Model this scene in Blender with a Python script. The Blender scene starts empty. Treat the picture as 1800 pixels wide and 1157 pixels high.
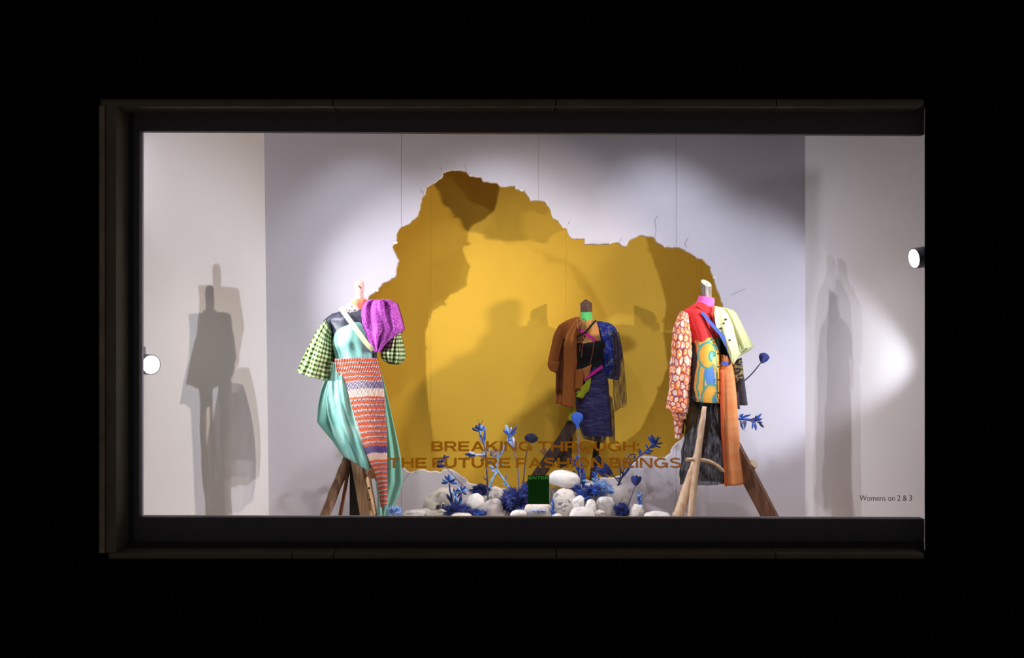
import bpy, bmesh, math, random
from mathutils import Vector, Matrix, noise
from mathutils.geometry import tessellate_polygon
PI = math.pi
S = bpy.context.scene
COL = S.collection
random.seed(4)

# ------------------------------------------------------------------ camera
F, D, ZC = 1935.0, 9.0, 2.0            # focal length in pixels, camera distance from the glass, eye height
cam = bpy.data.cameras.new('camera'); co = bpy.data.objects.new('camera', cam); COL.objects.link(co)
co.location = (0, -D, ZC); co.rotation_euler = (PI/2, 0, 0)
cam.sensor_width = 36.0; cam.lens = 36.0*F/1800.0; cam.clip_end = 100
S.camera = co

# ------------------------------------------------------------------ world, exposure, lamps
w = bpy.data.worlds.new('night'); S.world = w; w.use_nodes = True
w.node_tree.nodes['Background'].inputs[0].default_value = (1.0, 0.93, 0.85, 1)
w.node_tree.nodes['Background'].inputs[1].default_value = 0.035
S.view_settings.view_transform = 'Standard'; S.view_settings.look = 'None'
S.view_settings.exposure = 0.32; S.view_settings.gamma = 1.0
S.view_settings.use_curve_mapping = False
S.cycles.use_denoising = True
S.cycles.max_bounces = 8; S.cycles.transparent_max_bounces = 24

def spot(loc, aim, power, color, angle, blend=0.6, radius=0.035):
    l = bpy.data.lights.new('spot_light', 'SPOT'); o = bpy.data.objects.new('spot_light', l); COL.objects.link(o)
    o.location = loc; d = Vector(aim)-Vector(loc)
    o.rotation_euler = d.to_track_quat('-Z', 'Y').to_euler()
    l.energy = power; l.color = color; l.spot_size = math.radians(angle); l.spot_blend = blend
    l.shadow_soft_size = radius
    return o
WARM = (1.0, 0.86, 0.72); COOL = (0.84, 0.88, 1.0); NEUT = (0.97, 0.95, 1.0)
LAMP_L = Vector((-3.16, 0.60, 1.69)); AIM_L = Vector((2.2, 0.25, 1.62))
LAMP_R = Vector((3.45, 0.38, 2.605)); AIM_R = Vector((-2.1, 1.55, 1.95))
spot(LAMP_L+(AIM_L-LAMP_L).normalized()*0.10, AIM_L+Vector((0,.5,.2)), 170, NEUT, 80, 0.7)      # visible left lamp
spot(LAMP_R+(AIM_R-LAMP_R).normalized()*0.10, AIM_R, 470, WARM, 76, 0.9)      # visible right lamp
spot((3.40, 0.08, 1.88), (-2.4, 0.85, 1.60), 470, COOL, 48, 0.7)              # right reveal, behind the pier
spot((3.66, 0.15, 1.60), (2.35, 2.2, 1.85), 125, COOL, 66, 0.5)               # right reveal, along the right return
spot((-3.20, 0.12, 2.75), (0.7, 2.7, 1.9), 325, NEUT, 60, 0.9)                # left reveal, upper
spot((-3.05, 0.06, 1.45), (1.9, 1.45, 1.10), 230, NEUT, 50, 0.7)              # left reveal, lower: unseen lamp added as fill for the fronts
spot((-3.42, 0.12, 3.50), (-2.75, 1.3, 3.25), 16, COOL, 80, 0.6)                # left reveal, top corner
for x, ax, p in ((-1.7, -1.3, 55), (-0.2, -0.1, 60), (1.6, 1.3, 75)):         # ceiling track behind the header
    spot((x, 0.80, 4.50), (ax, 2.9, 1.2), p, COOL, 66, 1.0)
for x, ax in ((-2.6, -1.9), (-1.1, -1.0), (0.4, 0.4), (1.9, 1.7), (3.0, 2.5)):    # unseen fill spots added at the head of the glass to brighten the fronts
    spot((x, 0.16, 4.1), (ax, 1.25, 0.55), 128, (1.0, .95, .92), 62, 0.9, .08)

# ------------------------------------------------------------------ helpers
def P(px, py, Y=0.0):
    k = (D+Y)/F
    return Vector(((px-900.0)*k, Y, ZC+(578.5-py)*k))
def lin(c): return c/12.92 if c <= 0.04045 else ((c+0.055)/1.055)**2.4
def C(r, g, b, k=1.0): return tuple(min(1.0, lin(x/255.0)*k) for x in (r, g, b))
def rgba(c): return (c[0], c[1], c[2], 1.0)
def mix3(a, b, t): return tuple(a[i]*(1-t)+b[i]*t for i in range(3))
def smooth(a, b, x):
    t = max(0.0, min(1.0, (x-a)/(b-a))); return t*t*(3-2*t)

def link(name, me, mat=None, parent=None, kind=None, shade=True):
    o = bpy.data.objects.new(name, me); COL.objects.link(o)
    if mat is not None and len(me.materials) == 0: me.materials.append(mat)
    if shade:
        me.polygons.foreach_set('use_smooth', [True]*len(me.polygons))
    if parent is not None:
        o.parent = parent
        if parent.type == 'EMPTY': o.matrix_parent_inverse = Matrix.Translation(-parent.location)
    if kind: o['kind'] = kind
    return o
def tag(o, label, cat, group=None):
    o['label'] = label; o['category'] = cat
    if group: o['group'] = group
    return o
def thing(name, loc, label=None, cat=None, group=None):
    o = bpy.data.objects.new(name, None); COL.objects.link(o); o.location = loc
    o.empty_display_size = 0.1
    if label: tag(o, label, cat, group)
    return o
def mesh(name, vs, fs, uvs=None, cols=None):
    me = bpy.data.meshes.new(name); me.from_pydata([tuple(v) for v in vs], [], fs)
    if uvs is not None:
        ul = me.uv_layers.new(name='UVMap')
        li = [0]*len(me.loops); me.loops.foreach_get('vertex_index', li)
        flat = []
        for i in li: flat += [uvs[i][0], uvs[i][1]]
        ul.data.foreach_set('uv', flat)
    if cols is not None:
        at = me.color_attributes.new('Col', 'FLOAT_COLOR', 'POINT')
        flat = []
        for c in cols: flat += [c[0], c[1], c[2], 1.0]
        at.data.foreach_set('color', flat)
    me.update()
    return me
def fixn(me):
    bm = bmesh.new(); bm.from_mesh(me); bmesh.ops.recalc_face_normals(bm, faces=bm.faces); bm.to_mesh(me); bm.free()
    return me
def boxmesh(name, x0, x1, y0, y1, z0, z1, bev=0.0):
    bm = bmesh.new()
    vs = [bm.verts.new((x, y, z)) for x in (x0, x1) for y in (y0, y1) for z in (z0, z1)]
    for f in ((0,1,3,2),(4,6,7,5),(0,4,5,1),(2,3,7,6),(0,2,6,4),(1,5,7,3)): bm.faces.new([vs[i] for i in f])
    bmesh.ops.recalc_face_normals(bm, faces=bm.faces)
    if bev: bmesh.ops.bevel(bm, geom=list(bm.edges), offset=bev, segments=2, affect='EDGES', profile=0.5)
    me = bpy.data.meshes.new(name); bm.to_mesh(me); bm.free(); return me
def box(name, x0, x1, y0, y1, z0, z1, mat, parent=None, bev=0.0, kind=None):
    return link(name, boxmesh(name, x0, x1, y0, y1, z0, z1, bev), mat, parent, kind, shade=False)

def catmull(pts, sub):
    out = []; n = len(pts)
    for i in range(n-1):
        p0 = pts[max(i-1, 0)]; p1 = pts[i]; p2 = pts[i+1]; p3 = pts[min(i+2, n-1)]
        for k in range(sub):
            t = k/sub; t2 = t*t; t3 = t2*t
            out.append(tuple(0.5*(2*b+(c-a)*t+(2*a-5*b+4*c-d)*t2+(-a+3*b-3*c+d)*t3) for a, b, c, d in zip(p0, p1, p2, p3)))
    out.append(tuple(pts[-1])); return out
def resample(pts, n):
    L = [0.0]
    for a, b in zip(pts, pts[1:]): L.append(L[-1]+math.dist(a[:2], b[:2]))
    out = []
    for i in range(n+1):
        s = L[-1]*i/n; k = 0
        while k < len(L)-2 and L[k+1] < s: k += 1
        t = (s-L[k])/max(1e-9, L[k+1]-L[k])
        out.append(tuple(a*(1-t)+b*t for a, b in zip(pts[k], pts[k+1])))
    return out

def loft(name, rings, Y, mat, parent=None, n=40, sub=6, folds=(), rough=0.0, cap=True, col=None, power=1.0, seed=0.0):
    """rings: (x1,y1,x2,y2,depth radius,dY) - a cross-section whose two silhouette points are given, round in depth"""
    rings = [tuple(r)+(0.0,)*(6-len(r)) for r in rings]
    rr = catmull(rings, sub)
    vs, fs, uvs, cols = [], [], [], []
    vlen = 0.0; prev = None; circ = 0
    cents = [(P((r[0]+r[2])/2, (r[1]+r[3])/2, Y+r[5]), (P(r[2], r[3], Y+r[5])-P(r[0], r[1], Y+r[5]))/2, max(r[4], 0.003)) for r in rr]
    circ = sum(PI*(a.length+b) for _, a, b in cents)/len(cents)
    for j, (c, a, b) in enumerate(cents):
        if prev is not None: vlen += (c-prev).length
        prev = c
        v = j/(len(cents)-1)
        for i in range(n):
            th = 2*PI*i/n
            ct, st = math.cos(th), math.sin(th)
            if power != 1.0:
                ct = math.copysign(abs(ct)**power, ct); st = math.copysign(abs(st)**power, st)
            p = c+a*ct+Vector((0, b*st, 0))
            nrm = (a.normalized()*ct/max(a.length, .01)+Vector((0, st/max(b, .01), 0)))
            if nrm.length > 0: nrm.normalize()
            d = 0.0
            for (k, amp, v0, v1, tw) in folds:
                d += amp*(v0+(v1-v0)*v)*math.sin(k*th+tw*v+seed)
            if rough: d += rough*noise.noise(p*9.0+Vector((seed*7, 0, 0)))
            p = p+nrm*d
            vs.append(p); uvs.append((i/n*circ, vlen))
            if col: cols.append(col(i/n, v, p))
    m = len(cents)
    for j in range(m-1):
        for i in range(n):
            i2 = (i+1) % n
            fs.append((j*n+i, j*n+i2, (j+1)*n+i2, (j+1)*n+i))
    if cap:
        for j in (0, m-1):
            c = len(vs); vs.append(cents[j][0]); uvs.append((circ/2, 0 if j == 0 else vlen))
            if col: cols.append(col(.5, 0.0 if j == 0 else 1.0, cents[j][0]))
            for i in range(n): fs.append((j*n+i, j*n+(i+1) % n, c))
    me = fixn(mesh(name, vs, fs, uvs, cols if col else None))
    return link(name, me, mat, parent)

def sheet(name, L, R, Y, mat, parent=None, nu=30, nv=40, yf=None, col=None, thick=0.004, wob=0.0, single=False):
    """cloth sheet between two edge lines; yf(u,v) pushes it in depth"""
    L = resample(L, nv); R = resample(R, nv)
    vs, fs, uvs, cols = [], [], [], []
    layers = 1 if single else 2
    for lay in range(layers):
        for j in range(nv+1):
            v = j/nv
            for i in range(nu+1):
                u = i/nu
                px = L[j][0]*(1-u)+R[j][0]*u; py = L[j][1]*(1-u)+R[j][1]*u
                dy = 0.0
                if len(L[j]) > 2: dy += L[j][2]*(1-u)+R[j][2]*u
                if yf: dy += yf(u, v)
                if wob: dy += wob*noise.noise(Vector((px*.05, py*.05, Y*3)))
                p = P(px, py, Y+dy)
                if lay: p = p+Vector((0, thick, 0))
                vs.append(p); uvs.append((u, v))
                if col: cols.append(col(u, v, px, py))
    n = (nu+1)*(nv+1); W = nu+1
    for j in range(nv):
        for i in range(nu):
            a = j*W+i; q = (a, a+W, a+W+1, a+1)
            fs.append(q)
            if not single: fs.append(tuple(n+k for k in reversed(q)))
    if not single:
        rim = [i for i in range(W)]+[j*W+nu for j in range(1, nv+1)]+[nv*W+i for i in range(nu-1, -1, -1)]+[j*W for j in range(nv-1, 0, -1)]
        for a, b in zip(rim, rim[1:]+rim[:1]): fs.append((a, b, n+b, n+a))
    return link(name, mesh(name, vs, fs, uvs, cols if col else None), mat, parent)

def ribbon(name, pts, width, mat, parent=None, thick=0.006, sub=5):
    """flat band along (px,py,Y) points, width in pixels"""
    pp = catmull([tuple(p) for p in pts], sub)
    vs, fs, uvs = [], [], []
    for j, p in enumerate(pp):
        a = pp[max(j-1, 0)]; b = pp[min(j+1, len(pp)-1)]
        t = Vector((b[0]-a[0], b[1]-a[1])).normalized(); nn = Vector((-t.y, t.x))*width/2
        for s, dy in ((-1, 0), (1, 0), (1, thick), (-1, thick)):
            vs.append(P(p[0]+nn.x*s, p[1]+nn.y*s, p[2]+dy)); uvs.append((s*.5+.5, j/(len(pp)-1)))
    for j in range(len(pp)-1):
        for k in range(4): fs.append((4*j+k, 4*j+(k+1) % 4, 4*j+4+(k+1) % 4, 4*j+4+k))
    fs.append((0, 1, 2, 3)); e = 4*(len(pp)-1); fs.append((e+3, e+2, e+1, e))
    return link(name, fixn(mesh(name, vs, fs, uvs)), mat, parent, shade=False)

def branch(name, pts, mat, parent=None, n=10, sub=5, rough=0.12, cap_mat=None, seed=0.0):
    """round branch along (Vector, radius)"""
    pp = catmull([(p.x, p.y, p.z, r) for p, r in pts], sub)
    vs, fs = [], []
    for j, p in enumerate(pp):
        a = Vector(pp[max(j-1, 0)][:3]); b = Vector(pp[min(j+1, len(pp)-1)][:3]); c = Vector(p[:3])
        t = (b-a).normalized(); s = t.cross(Vector((0, 1, 0.013))).normalized(); q = t.cross(s)
        for i in range(n):
            th = 2*PI*i/n; d = s*math.cos(th)+q*math.sin(th)
            r = p[3]*(1+rough*noise.noise(c*14+d*1.5+Vector((seed, 0, 0))))
            vs.append(c+d*r)
    for j in range(len(pp)-1):
        for i in range(n): fs.append((j*n+i, j*n+(i+1) % n, (j+1)*n+(i+1) % n, (j+1)*n+i))
    fs.append(tuple(range(n))); fs.append(tuple(range((len(pp)-1)*n, len(pp)*n)))
    me = fixn(mesh(name, vs, fs)); me.materials.append(mat)
    if cap_mat:
        me.materials.append(cap_mat)
        me.polygons[-1].material_index = 1; me.polygons[-2].material_index = 1
    o = link(name, me, None, parent)
    for f in list(me.polygons)[-2:]: f.use_smooth = False
    return o
def beam(name, a, b, wd, dp, mat, parent=None, roll=0.0, bev=0.006):
    """squared timber from a to b"""
    t = (b-a).normalized(); s = t.cross(Vector((0, 1, 0.01))).normalized(); q = t.cross(s)
    cr, sr = math.cos(roll), math.sin(roll)
    s, q = s*cr+q*sr, q*cr-s*sr
    bm = bmesh.new(); vs = []
    N = 6
    for j in range(N+1):
        c = a.lerp(b, j/N)
        for (i, k) in ((-1, -1), (1, -1), (1, 1), (-1, 1)):
            e = 0.0 if j in (0, N) else 0.03
            vs.append(bm.verts.new(c+s*i*wd/2*(1+e*noise.noise(c*5+s*i))+q*k*dp/2*(1+e*noise.noise(c*5+q*k))))
    for j in range(N):
        for i in range(4): bm.faces.new((vs[4*j+i], vs[4*j+(i+1) % 4], vs[4*j+4+(i+1) % 4], vs[4*j+4+i]))
    bm.faces.new(vs[:4]); bm.faces.new(vs[-4:])
    bmesh.ops.recalc_face_normals(bm, faces=bm.faces)
    lng = [e for e in bm.edges if len(e.link_faces) == 2 and e.calc_face_angle(0) > 0.8]
    bmesh.ops.bevel(bm, geom=lng, offset=bev, segments=2, affect='EDGES')
    me = bpy.data.meshes.new(name); bm.to_mesh(me); bm.free()
    return link(name, me, mat, parent, shade=False)
def down(a, b, z):
    """carry the line a-b on to height z"""
    t = (z-a.z)/(b.z-a.z); return a.lerp(b, t)

# ------------------------------------------------------------------ materials
def newmat(name):
    m = bpy.data.materials.new(name); m.use_nodes = True
    nt = m.node_tree; b = nt.nodes['Principled BSDF']
    return m, nt, b
def nd(nt, t, **kw):
    n = nt.nodes.new(t)
    for k, v in kw.items(): setattr(n, k, v)
    return n
def bumpin(nt, b, scale, strength, dist=0.01, vec=None, detail=4.0):
    tc = nd(nt, 'ShaderNodeTexCoord'); ns = nd(nt, 'ShaderNodeTexNoise'); ns.inputs['Scale'].default_value = scale
    ns.inputs['Detail'].default_value = detail
    nt.links.new(tc.outputs['Object'] if vec is None else vec, ns.inputs['Vector'])
    bp = nd(nt, 'ShaderNodeBump'); bp.inputs['Strength'].default_value = strength; bp.inputs['Distance'].default_value = dist
    nt.links.new(ns.outputs['Fac'], bp.inputs['Height']); nt.links.new(bp.outputs['Normal'], b.inputs['Normal'])
    return ns
def plain(name, col, rough=0.6, bump=0.0, bscale=40, spec=0.5, metal=0.0, var=0.0, vscale=6, sheen=0.0):
    m, nt, b = newmat(name)
    b.inputs['Base Color'].default_value = rgba(col); b.inputs['Roughness'].default_value = rough
    b.inputs['Specular IOR Level'].default_value = spec; b.inputs['Metallic'].default_value = metal
    if sheen: b.inputs['Sheen Weight'].default_value = sheen
    if bump: bumpin(nt, b, bscale, bump)
    if var:
        tc = nd(nt, 'ShaderNodeTexCoord'); ns = nd(nt, 'ShaderNodeTexNoise'); ns.inputs['Scale'].default_value = vscale
        ns.inputs['Detail'].default_value = 5
        nt.links.new(tc.outputs['Object'], ns.inputs['Vector'])
        cr = nd(nt, 'ShaderNodeValToRGB')
        cr.color_ramp.elements[0].position = .3; cr.color_ramp.elements[1].position = .7
        cr.color_ramp.elements[0].color = rgba(tuple(c*(1-var) for c in col)); cr.color_ramp.elements[1].color = rgba(tuple(min(1, c*(1+var)) for c in col))
        nt.links.new(ns.outputs['Fac'], cr.inputs['Fac']); nt.links.new(cr.outputs['Color'], b.inputs['Base Color'])
    return m
def cloth(name, col, rough=0.85, bump=0.25, bscale=180, var=0.08, vscale=14, sheen=0.1, spec=0.2):
    return plain(name, col, rough, bump, bscale, spec, 0, var, vscale, sheen)
def printed(name, rough=0.8, bump=0.15):
    m, nt, b = newmat(name)
    at = nd(nt, 'ShaderNodeAttribute'); at.attribute_name = 'Col'
    nt.links.new(at.outputs['Color'], b.inputs['Base Color']); b.inputs['Roughness'].default_value = rough
    b.inputs['Specular IOR Level'].default_value = 0.25
    if bump: bumpin(nt, b, 150, bump)
    return m
def sheer(name, col, alpha, rough=0.6, streak=0.0, sscale=(60, 8, 4)):
    m = bpy.data.materials.new(name); m.use_nodes = True; nt = m.node_tree; nt.nodes.clear()
    out = nd(nt, 'ShaderNodeOutputMaterial'); mx = nd(nt, 'ShaderNodeMixShader'); tr = nd(nt, 'ShaderNodeBsdfTransparent')
    df = nd(nt, 'ShaderNodeBsdfDiffuse'); tl = nd(nt, 'ShaderNodeBsdfTranslucent'); m2 = nd(nt, 'ShaderNodeMixShader')
    gl = nd(nt, 'ShaderNodeBsdfGlossy'); m3 = nd(nt, 'ShaderNodeMixShader')
    for s in (df, tl): s.inputs['Color'].default_value = rgba(col)
    gl.inputs['Color'].default_value = rgba(mix3(col, (1, 1, 1), .4)); gl.inputs['Roughness'].default_value = .4
    m2.inputs[0].default_value = 0.35; nt.links.new(df.outputs[0], m2.inputs[1]); nt.links.new(tl.outputs[0], m2.inputs[2])
    m3.inputs[0].default_value = 0.06; nt.links.new(m2.outputs[0], m3.inputs[1]); nt.links.new(gl.outputs[0], m3.inputs[2])
    nt.links.new(tr.outputs[0], mx.inputs[1]); nt.links.new(m3.outputs[0], mx.inputs[2]); nt.links.new(mx.outputs[0], out.inputs[0])
    mx.inputs[0].default_value = alpha
    if streak:
        tc = nd(nt, 'ShaderNodeTexCoord'); mp = nd(nt, 'ShaderNodeMapping'); mp.inputs['Scale'].default_value = sscale
        ns = nd(nt, 'ShaderNodeTexNoise'); ns.inputs['Scale'].default_value = 1.0; ns.inputs['Detail'].default_value = 4
        nt.links.new(tc.outputs['Object'], mp.inputs[0]); nt.links.new(mp.outputs[0], ns.inputs['Vector'])
        mr = nd(nt, 'ShaderNodeMapRange'); mr.inputs['From Min'].default_value = .3; mr.inputs['From Max'].default_value = .7
        mr.inputs['To Min'].default_value = max(0, alpha-streak); mr.inputs['To Max'].default_value = min(1, alpha+streak)
        nt.links.new(ns.outputs['Fac'], mr.inputs['Value']); nt.links.new(mr.outputs[0], mx.inputs[0])
    return m
def wood(name, c1, c2, stretch=(30, 30, 3), rough=0.75, bump=0.35):
    m, nt, b = newmat(name)
    tc = nd(nt, 'ShaderNodeTexCoord'); mp = nd(nt, 'ShaderNodeMapping'); mp.inputs['Scale'].default_value = stretch
    ns = nd(nt, 'ShaderNodeTexNoise'); ns.inputs['Scale'].default_value = 1.0; ns.inputs['Detail'].default_value = 6; ns.inputs['Distortion'].default_value = .8
    nt.links.new(tc.outputs['Object'], mp.inputs[0]); nt.links.new(mp.outputs[0], ns.inputs['Vector'])
    cr = nd(nt, 'ShaderNodeValToRGB'); cr.color_ramp.elements[0].position = .32; cr.color_ramp.elements[1].position = .68
    cr.color_ramp.elements[0].color = rgba(c1); cr.color_ramp.elements[1].color = rgba(c2)
    nt.links.new(ns.outputs['Fac'], cr.inputs['Fac']); nt.links.new(cr.outputs['Color'], b.inputs['Base Color'])
    b.inputs['Roughness'].default_value = rough; b.inputs['Specular IOR Level'].default_value = .3
    bp = nd(nt, 'ShaderNodeBump'); bp.inputs['Strength'].default_value = bump; bp.inputs['Distance'].default_value = .01
    nt.links.new(ns.outputs['Fac'], bp.inputs['Height']); nt.links.new(bp.outputs['Normal'], b.inputs['Normal'])
    return m
def ramp_noise(name, stops, scale=(10, 10, 10), detail=5, distort=0.5, rough=0.8, bump=0.3, coord='Object'):
    m, nt, b = newmat(name)
    tc = nd(nt, 'ShaderNodeTexCoord'); mp = nd(nt, 'ShaderNodeMapping'); mp.inputs['Scale'].default_value = scale
    ns = nd(nt, 'ShaderNodeTexNoise'); ns.inputs['Scale'].default_value = 1.0; ns.inputs['Detail'].default_value = detail; ns.inputs['Distortion'].default_value = distort
    nt.links.new(tc.outputs[coord], mp.inputs[0]); nt.links.new(mp.outputs[0], ns.inputs['Vector'])
    cr = nd(nt, 'ShaderNodeValToRGB'); el = cr.color_ramp.elements
    el[0].position, el[0].color = stops[0][0], rgba(stops[0][1]); el[1].position, el[1].color = stops[-1][0], rgba(stops[-1][1])
    for p, c in stops[1:-1]:
        e = el.new(p); e.color = rgba(c)
    nt.links.new(ns.outputs['Fac'], cr.inputs['Fac']); nt.links.new(cr.outputs['Color'], b.inputs['Base Color'])
    b.inputs['Roughness'].default_value = rough; b.inputs['Specular IOR Level'].default_value = .25
    if bump:
        bp = nd(nt, 'ShaderNodeBump'); bp.inputs['Strength'].default_value = bump; bp.inputs['Distance'].default_value = .01
        nt.links.new(ns.outputs['Fac'], bp.inputs['Height']); nt.links.new(bp.outputs['Normal'], b.inputs['Normal'])
    return m
def plaid(name, ku, kv):
    m, nt, b = newmat(name)
    tc = nd(nt, 'ShaderNodeTexCoord'); sp = nd(nt, 'ShaderNodeSeparateXYZ')
    ns = nd(nt, 'ShaderNodeTexNoise'); ns.inputs['Scale'].default_value = 60
    nt.links.new(tc.outputs['UV'], ns.inputs['Vector']); nt.links.new(tc.outputs['UV'], sp.inputs[0])
    def math_(op, a, bb=None, val=None):
        n = nd(nt, 'ShaderNodeMath', operation=op)
        nt.links.new(a, n.inputs[0])
        if bb is not None: nt.links.new(bb, n.inputs[1])
        elif val is not None: n.inputs[1].default_value = val
        return n.outputs[0]
    jit = math_('MULTIPLY', math_('SUBTRACT', ns.outputs['Fac'], val=.5), val=.25)
    def stripe(o, k, duty):
        a = math_('ADD', math_('MULTIPLY', o, val=k), jit)
        fr = math_('FRACT', a)
        return math_('LESS_THAN', fr, val=duty)
    U, V = sp.outputs[0], sp.outputs[1]
    s1 = math_('ADD', stripe(U, ku, .42), stripe(V, kv, .42))
    thin = math_('MAXIMUM', stripe(math_('ADD', U, val=.6/ku), ku, .10), stripe(math_('ADD', V, val=.6/kv), kv, .10))
    val = math_('DIVIDE', s1, val=2.0)
    cr = nd(nt, 'ShaderNodeValToRGB'); cr.color_ramp.interpolation = 'CONSTANT'
    el = cr.color_ramp.elements
    el[0].position = 0; el[0].color = rgba(C(222, 228, 184)); el[1].position = .3; el[1].color = rgba(C(118, 148, 82))
    e = el.new(.8); e.color = rgba(C(30, 38, 34))
    nt.links.new(val, cr.inputs['Fac'])
    mx = nd(nt, 'ShaderNodeMix', data_type='RGBA'); nt.links.new(math_('MULTIPLY', thin, val=.75), mx.inputs[0])
    nt.links.new(cr.outputs['Color'], mx.inputs[6]); mx.inputs[7].default_value = rgba(C(35, 42, 38))
    nt.links.new(mx.outputs[2], b.inputs['Base Color']); b.inputs['Roughness'].default_value = .85
    b.inputs['Specular IOR Level'].default_value = .2
    return m
def emit(name, col, st):
    m = bpy.data.materials.new(name); m.use_nodes = True; nt = m.node_tree; nt.nodes.clear()
    out = nd(nt, 'ShaderNodeOutputMaterial'); e = nd(nt, 'ShaderNodeEmission'); e.inputs[0].default_value = rgba(col); e.inputs[1].default_value = st
    nt.links.new(e.outputs[0], out.inputs[0]); return m
def glassmat():
    m = bpy.data.materials.new('clear_glass'); m.use_nodes = True; nt = m.node_tree; nt.nodes.clear()
    out = nd(nt, 'ShaderNodeOutputMaterial'); mx = nd(nt, 'ShaderNodeMixShader'); tr = nd(nt, 'ShaderNodeBsdfTransparent'); gl = nd(nt, 'ShaderNodeBsdfGlossy')
    fr = nd(nt, 'ShaderNodeFresnel'); fr.inputs[0].default_value = 1.3
    gl.inputs['Roughness'].default_value = 0.02; tr.inputs[0].default_value = (.985, .99, .99, 1)
    nt.links.new(fr.outputs[0], mx.inputs[0]); nt.links.new(tr.outputs[0], mx.inputs[1]); nt.links.new(gl.outputs[0], mx.inputs[2]); nt.links.new(mx.outputs[0], out.inputs[0])
    return m

M = {}
M['white_wall'] = plain('white_painted_wall', C(219, 214, 225), 0.75, 0.06, 90, 0.3, 0, 0.02, 1.2)
M['side_wall'] = plain('white_side_wall', C(222, 217, 219), 0.7, 0.06, 90, 0.3, 0, 0.02, 1.0)
M['plaster'] = plain('broken_plaster', C(184, 177, 186), 0.9, 0.7, 60, 0.2, 0, 0.12, 25)
M['paper_edge'] = plain('torn_paper_edge', C(240, 232, 225), 0.9, 0.5, 60, 0.2, 0, 0.05, 25)
M['yellow'] = plain('yellow_wall', C(248, 199, 66), 0.65, 0.08, 110, 0.3, 0, 0.03, 1.5)
M['floorm'] = plain('beige_stage_floor', C(178, 160, 144), 0.6)
M['ceil'] = plain('black_ceiling', C(40, 40, 44), 0.8)
M['frame'] = plain('black_metal_frame', C(118, 114, 124), 0.55, 0.05, 30, 0.1)
M['frame2'] = plain('black_metal_lip', C(80, 78, 84), 0.5, 0, 30, 0.1)
M['granite'] = plain('dark_bronze_cladding', C(132, 122, 108), 0.5, 0.1, 40, 0.1, 0, 0.15, 3)
M['pier'] = plain('black_cladding', C(6, 6, 6), 0.9, 0, 30, 0.0)
M['bronze'] = plain('bronze_trim', C(170, 150, 132), 0.4, 0.1, 20, 0.3, 0, 0.35, 4)
M['glass'] = glassmat()
def filmmat(name, col, tr_=.08):
    """translucent window film, seen by the light of the room behind it"""
    m = bpy.data.materials.new(name); m.use_nodes = True; nt = m.node_tree; nt.nodes.clear()
    out = nd(nt, 'ShaderNodeOutputMaterial'); mx = nd(nt, 'ShaderNodeMixShader'); tl = nd(nt, 'ShaderNodeBsdfTranslucent'); tr = nd(nt, 'ShaderNodeBsdfTransparent')
    tl.inputs[0].default_value = rgba(col); mx.inputs[0].default_value = tr_
    nt.links.new(tl.outputs[0], mx.inputs[1]); nt.links.new(tr.outputs[0], mx.inputs[2]); nt.links.new(mx.outputs[0], out.inputs[0])
    return m
M['vinyl'] = filmmat('gold_brown_vinyl', (.86, .41, .025), .05)
M['crack'] = plain('crack', C(120, 115, 125), 0.9)

FLOOR = 0.03
YB, YR = 2.20, 2.92      # pierced wall, yellow wall behind
# ------------------------------------------------------------------ facade
def structure(o): o['kind'] = 'structure'; return o
YF = -0.35
def px2x(px, Y): return P(px, 0, Y).x
def px2z(py, Y): return P(0, py, Y).z
xl, xr = px2x(204, YF), px2x(1625, YF)
zt, zb = px2z(186, YF), px2z(972, YF)
xo = px2x(175, YF); zto = px2z(174, YF); zbo = px2z(983, YF)
facade = thing('wall_front', (0, YF, zb)); structure(facade)
xp = px2x(1625.5, 0.0)
box('pier', xp, 7.5, YF-0.02, 0.0, -1.6, 6.2, M['pier'], facade)
box('pier', -7.0, xo, YF-0.02, 0.0, -1.6, 6.2, M['pier'], facade)
box('upper_wall', xo, xp, YF-0.02, 0.0, zto, 6.2, M['pier'], facade)
box('lower_wall', xo, xp, YF-0.02, 0.0, -1.6, zbo, M['pier'], facade)
# cladding strips around the opening, one object per panel
strip_t = thing('trim_1', (0, YF, zto)); structure(strip_t)
edges_ = [175, 585, 977, 1365, 1625]
for a, b in zip(edges_, edges_[1:]):
    box('panel', px2x(a, YF)+.004, px2x(b, YF)-.004, YF, -0.01, zt, zto, M['granite'], strip_t, 0.003)
box('drip_edge', px2x(246, YF), px2x(1480, YF), YF+.002, YF+.03, zt-.008, zt-.0005, M['bronze'], strip_t)
strip_b = thing('trim_2', (0, YF, zbo)); structure(strip_b)
edges_ = [190, 513, 586, 978, 1364, 1625]
for a, b in zip(edges_, edges_[1:]):
    box('panel', px2x(a, YF)+.004, px2x(b, YF)-.004, YF, -0.01, zbo, zb-.004, M['granite'], strip_b, 0.003)
strip_l = thing('trim_3', (xo, YF, zb)); structure(strip_l)
box('cover_strip', xo, px2x(185, YF), YF-.015, -0.01, zb, zt, M['bronze'], strip_l, 0.004)
box('panel', px2x(186, YF), xl, YF, -0.01, zb, zt, M['granite'], strip_l, 0.003)
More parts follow.
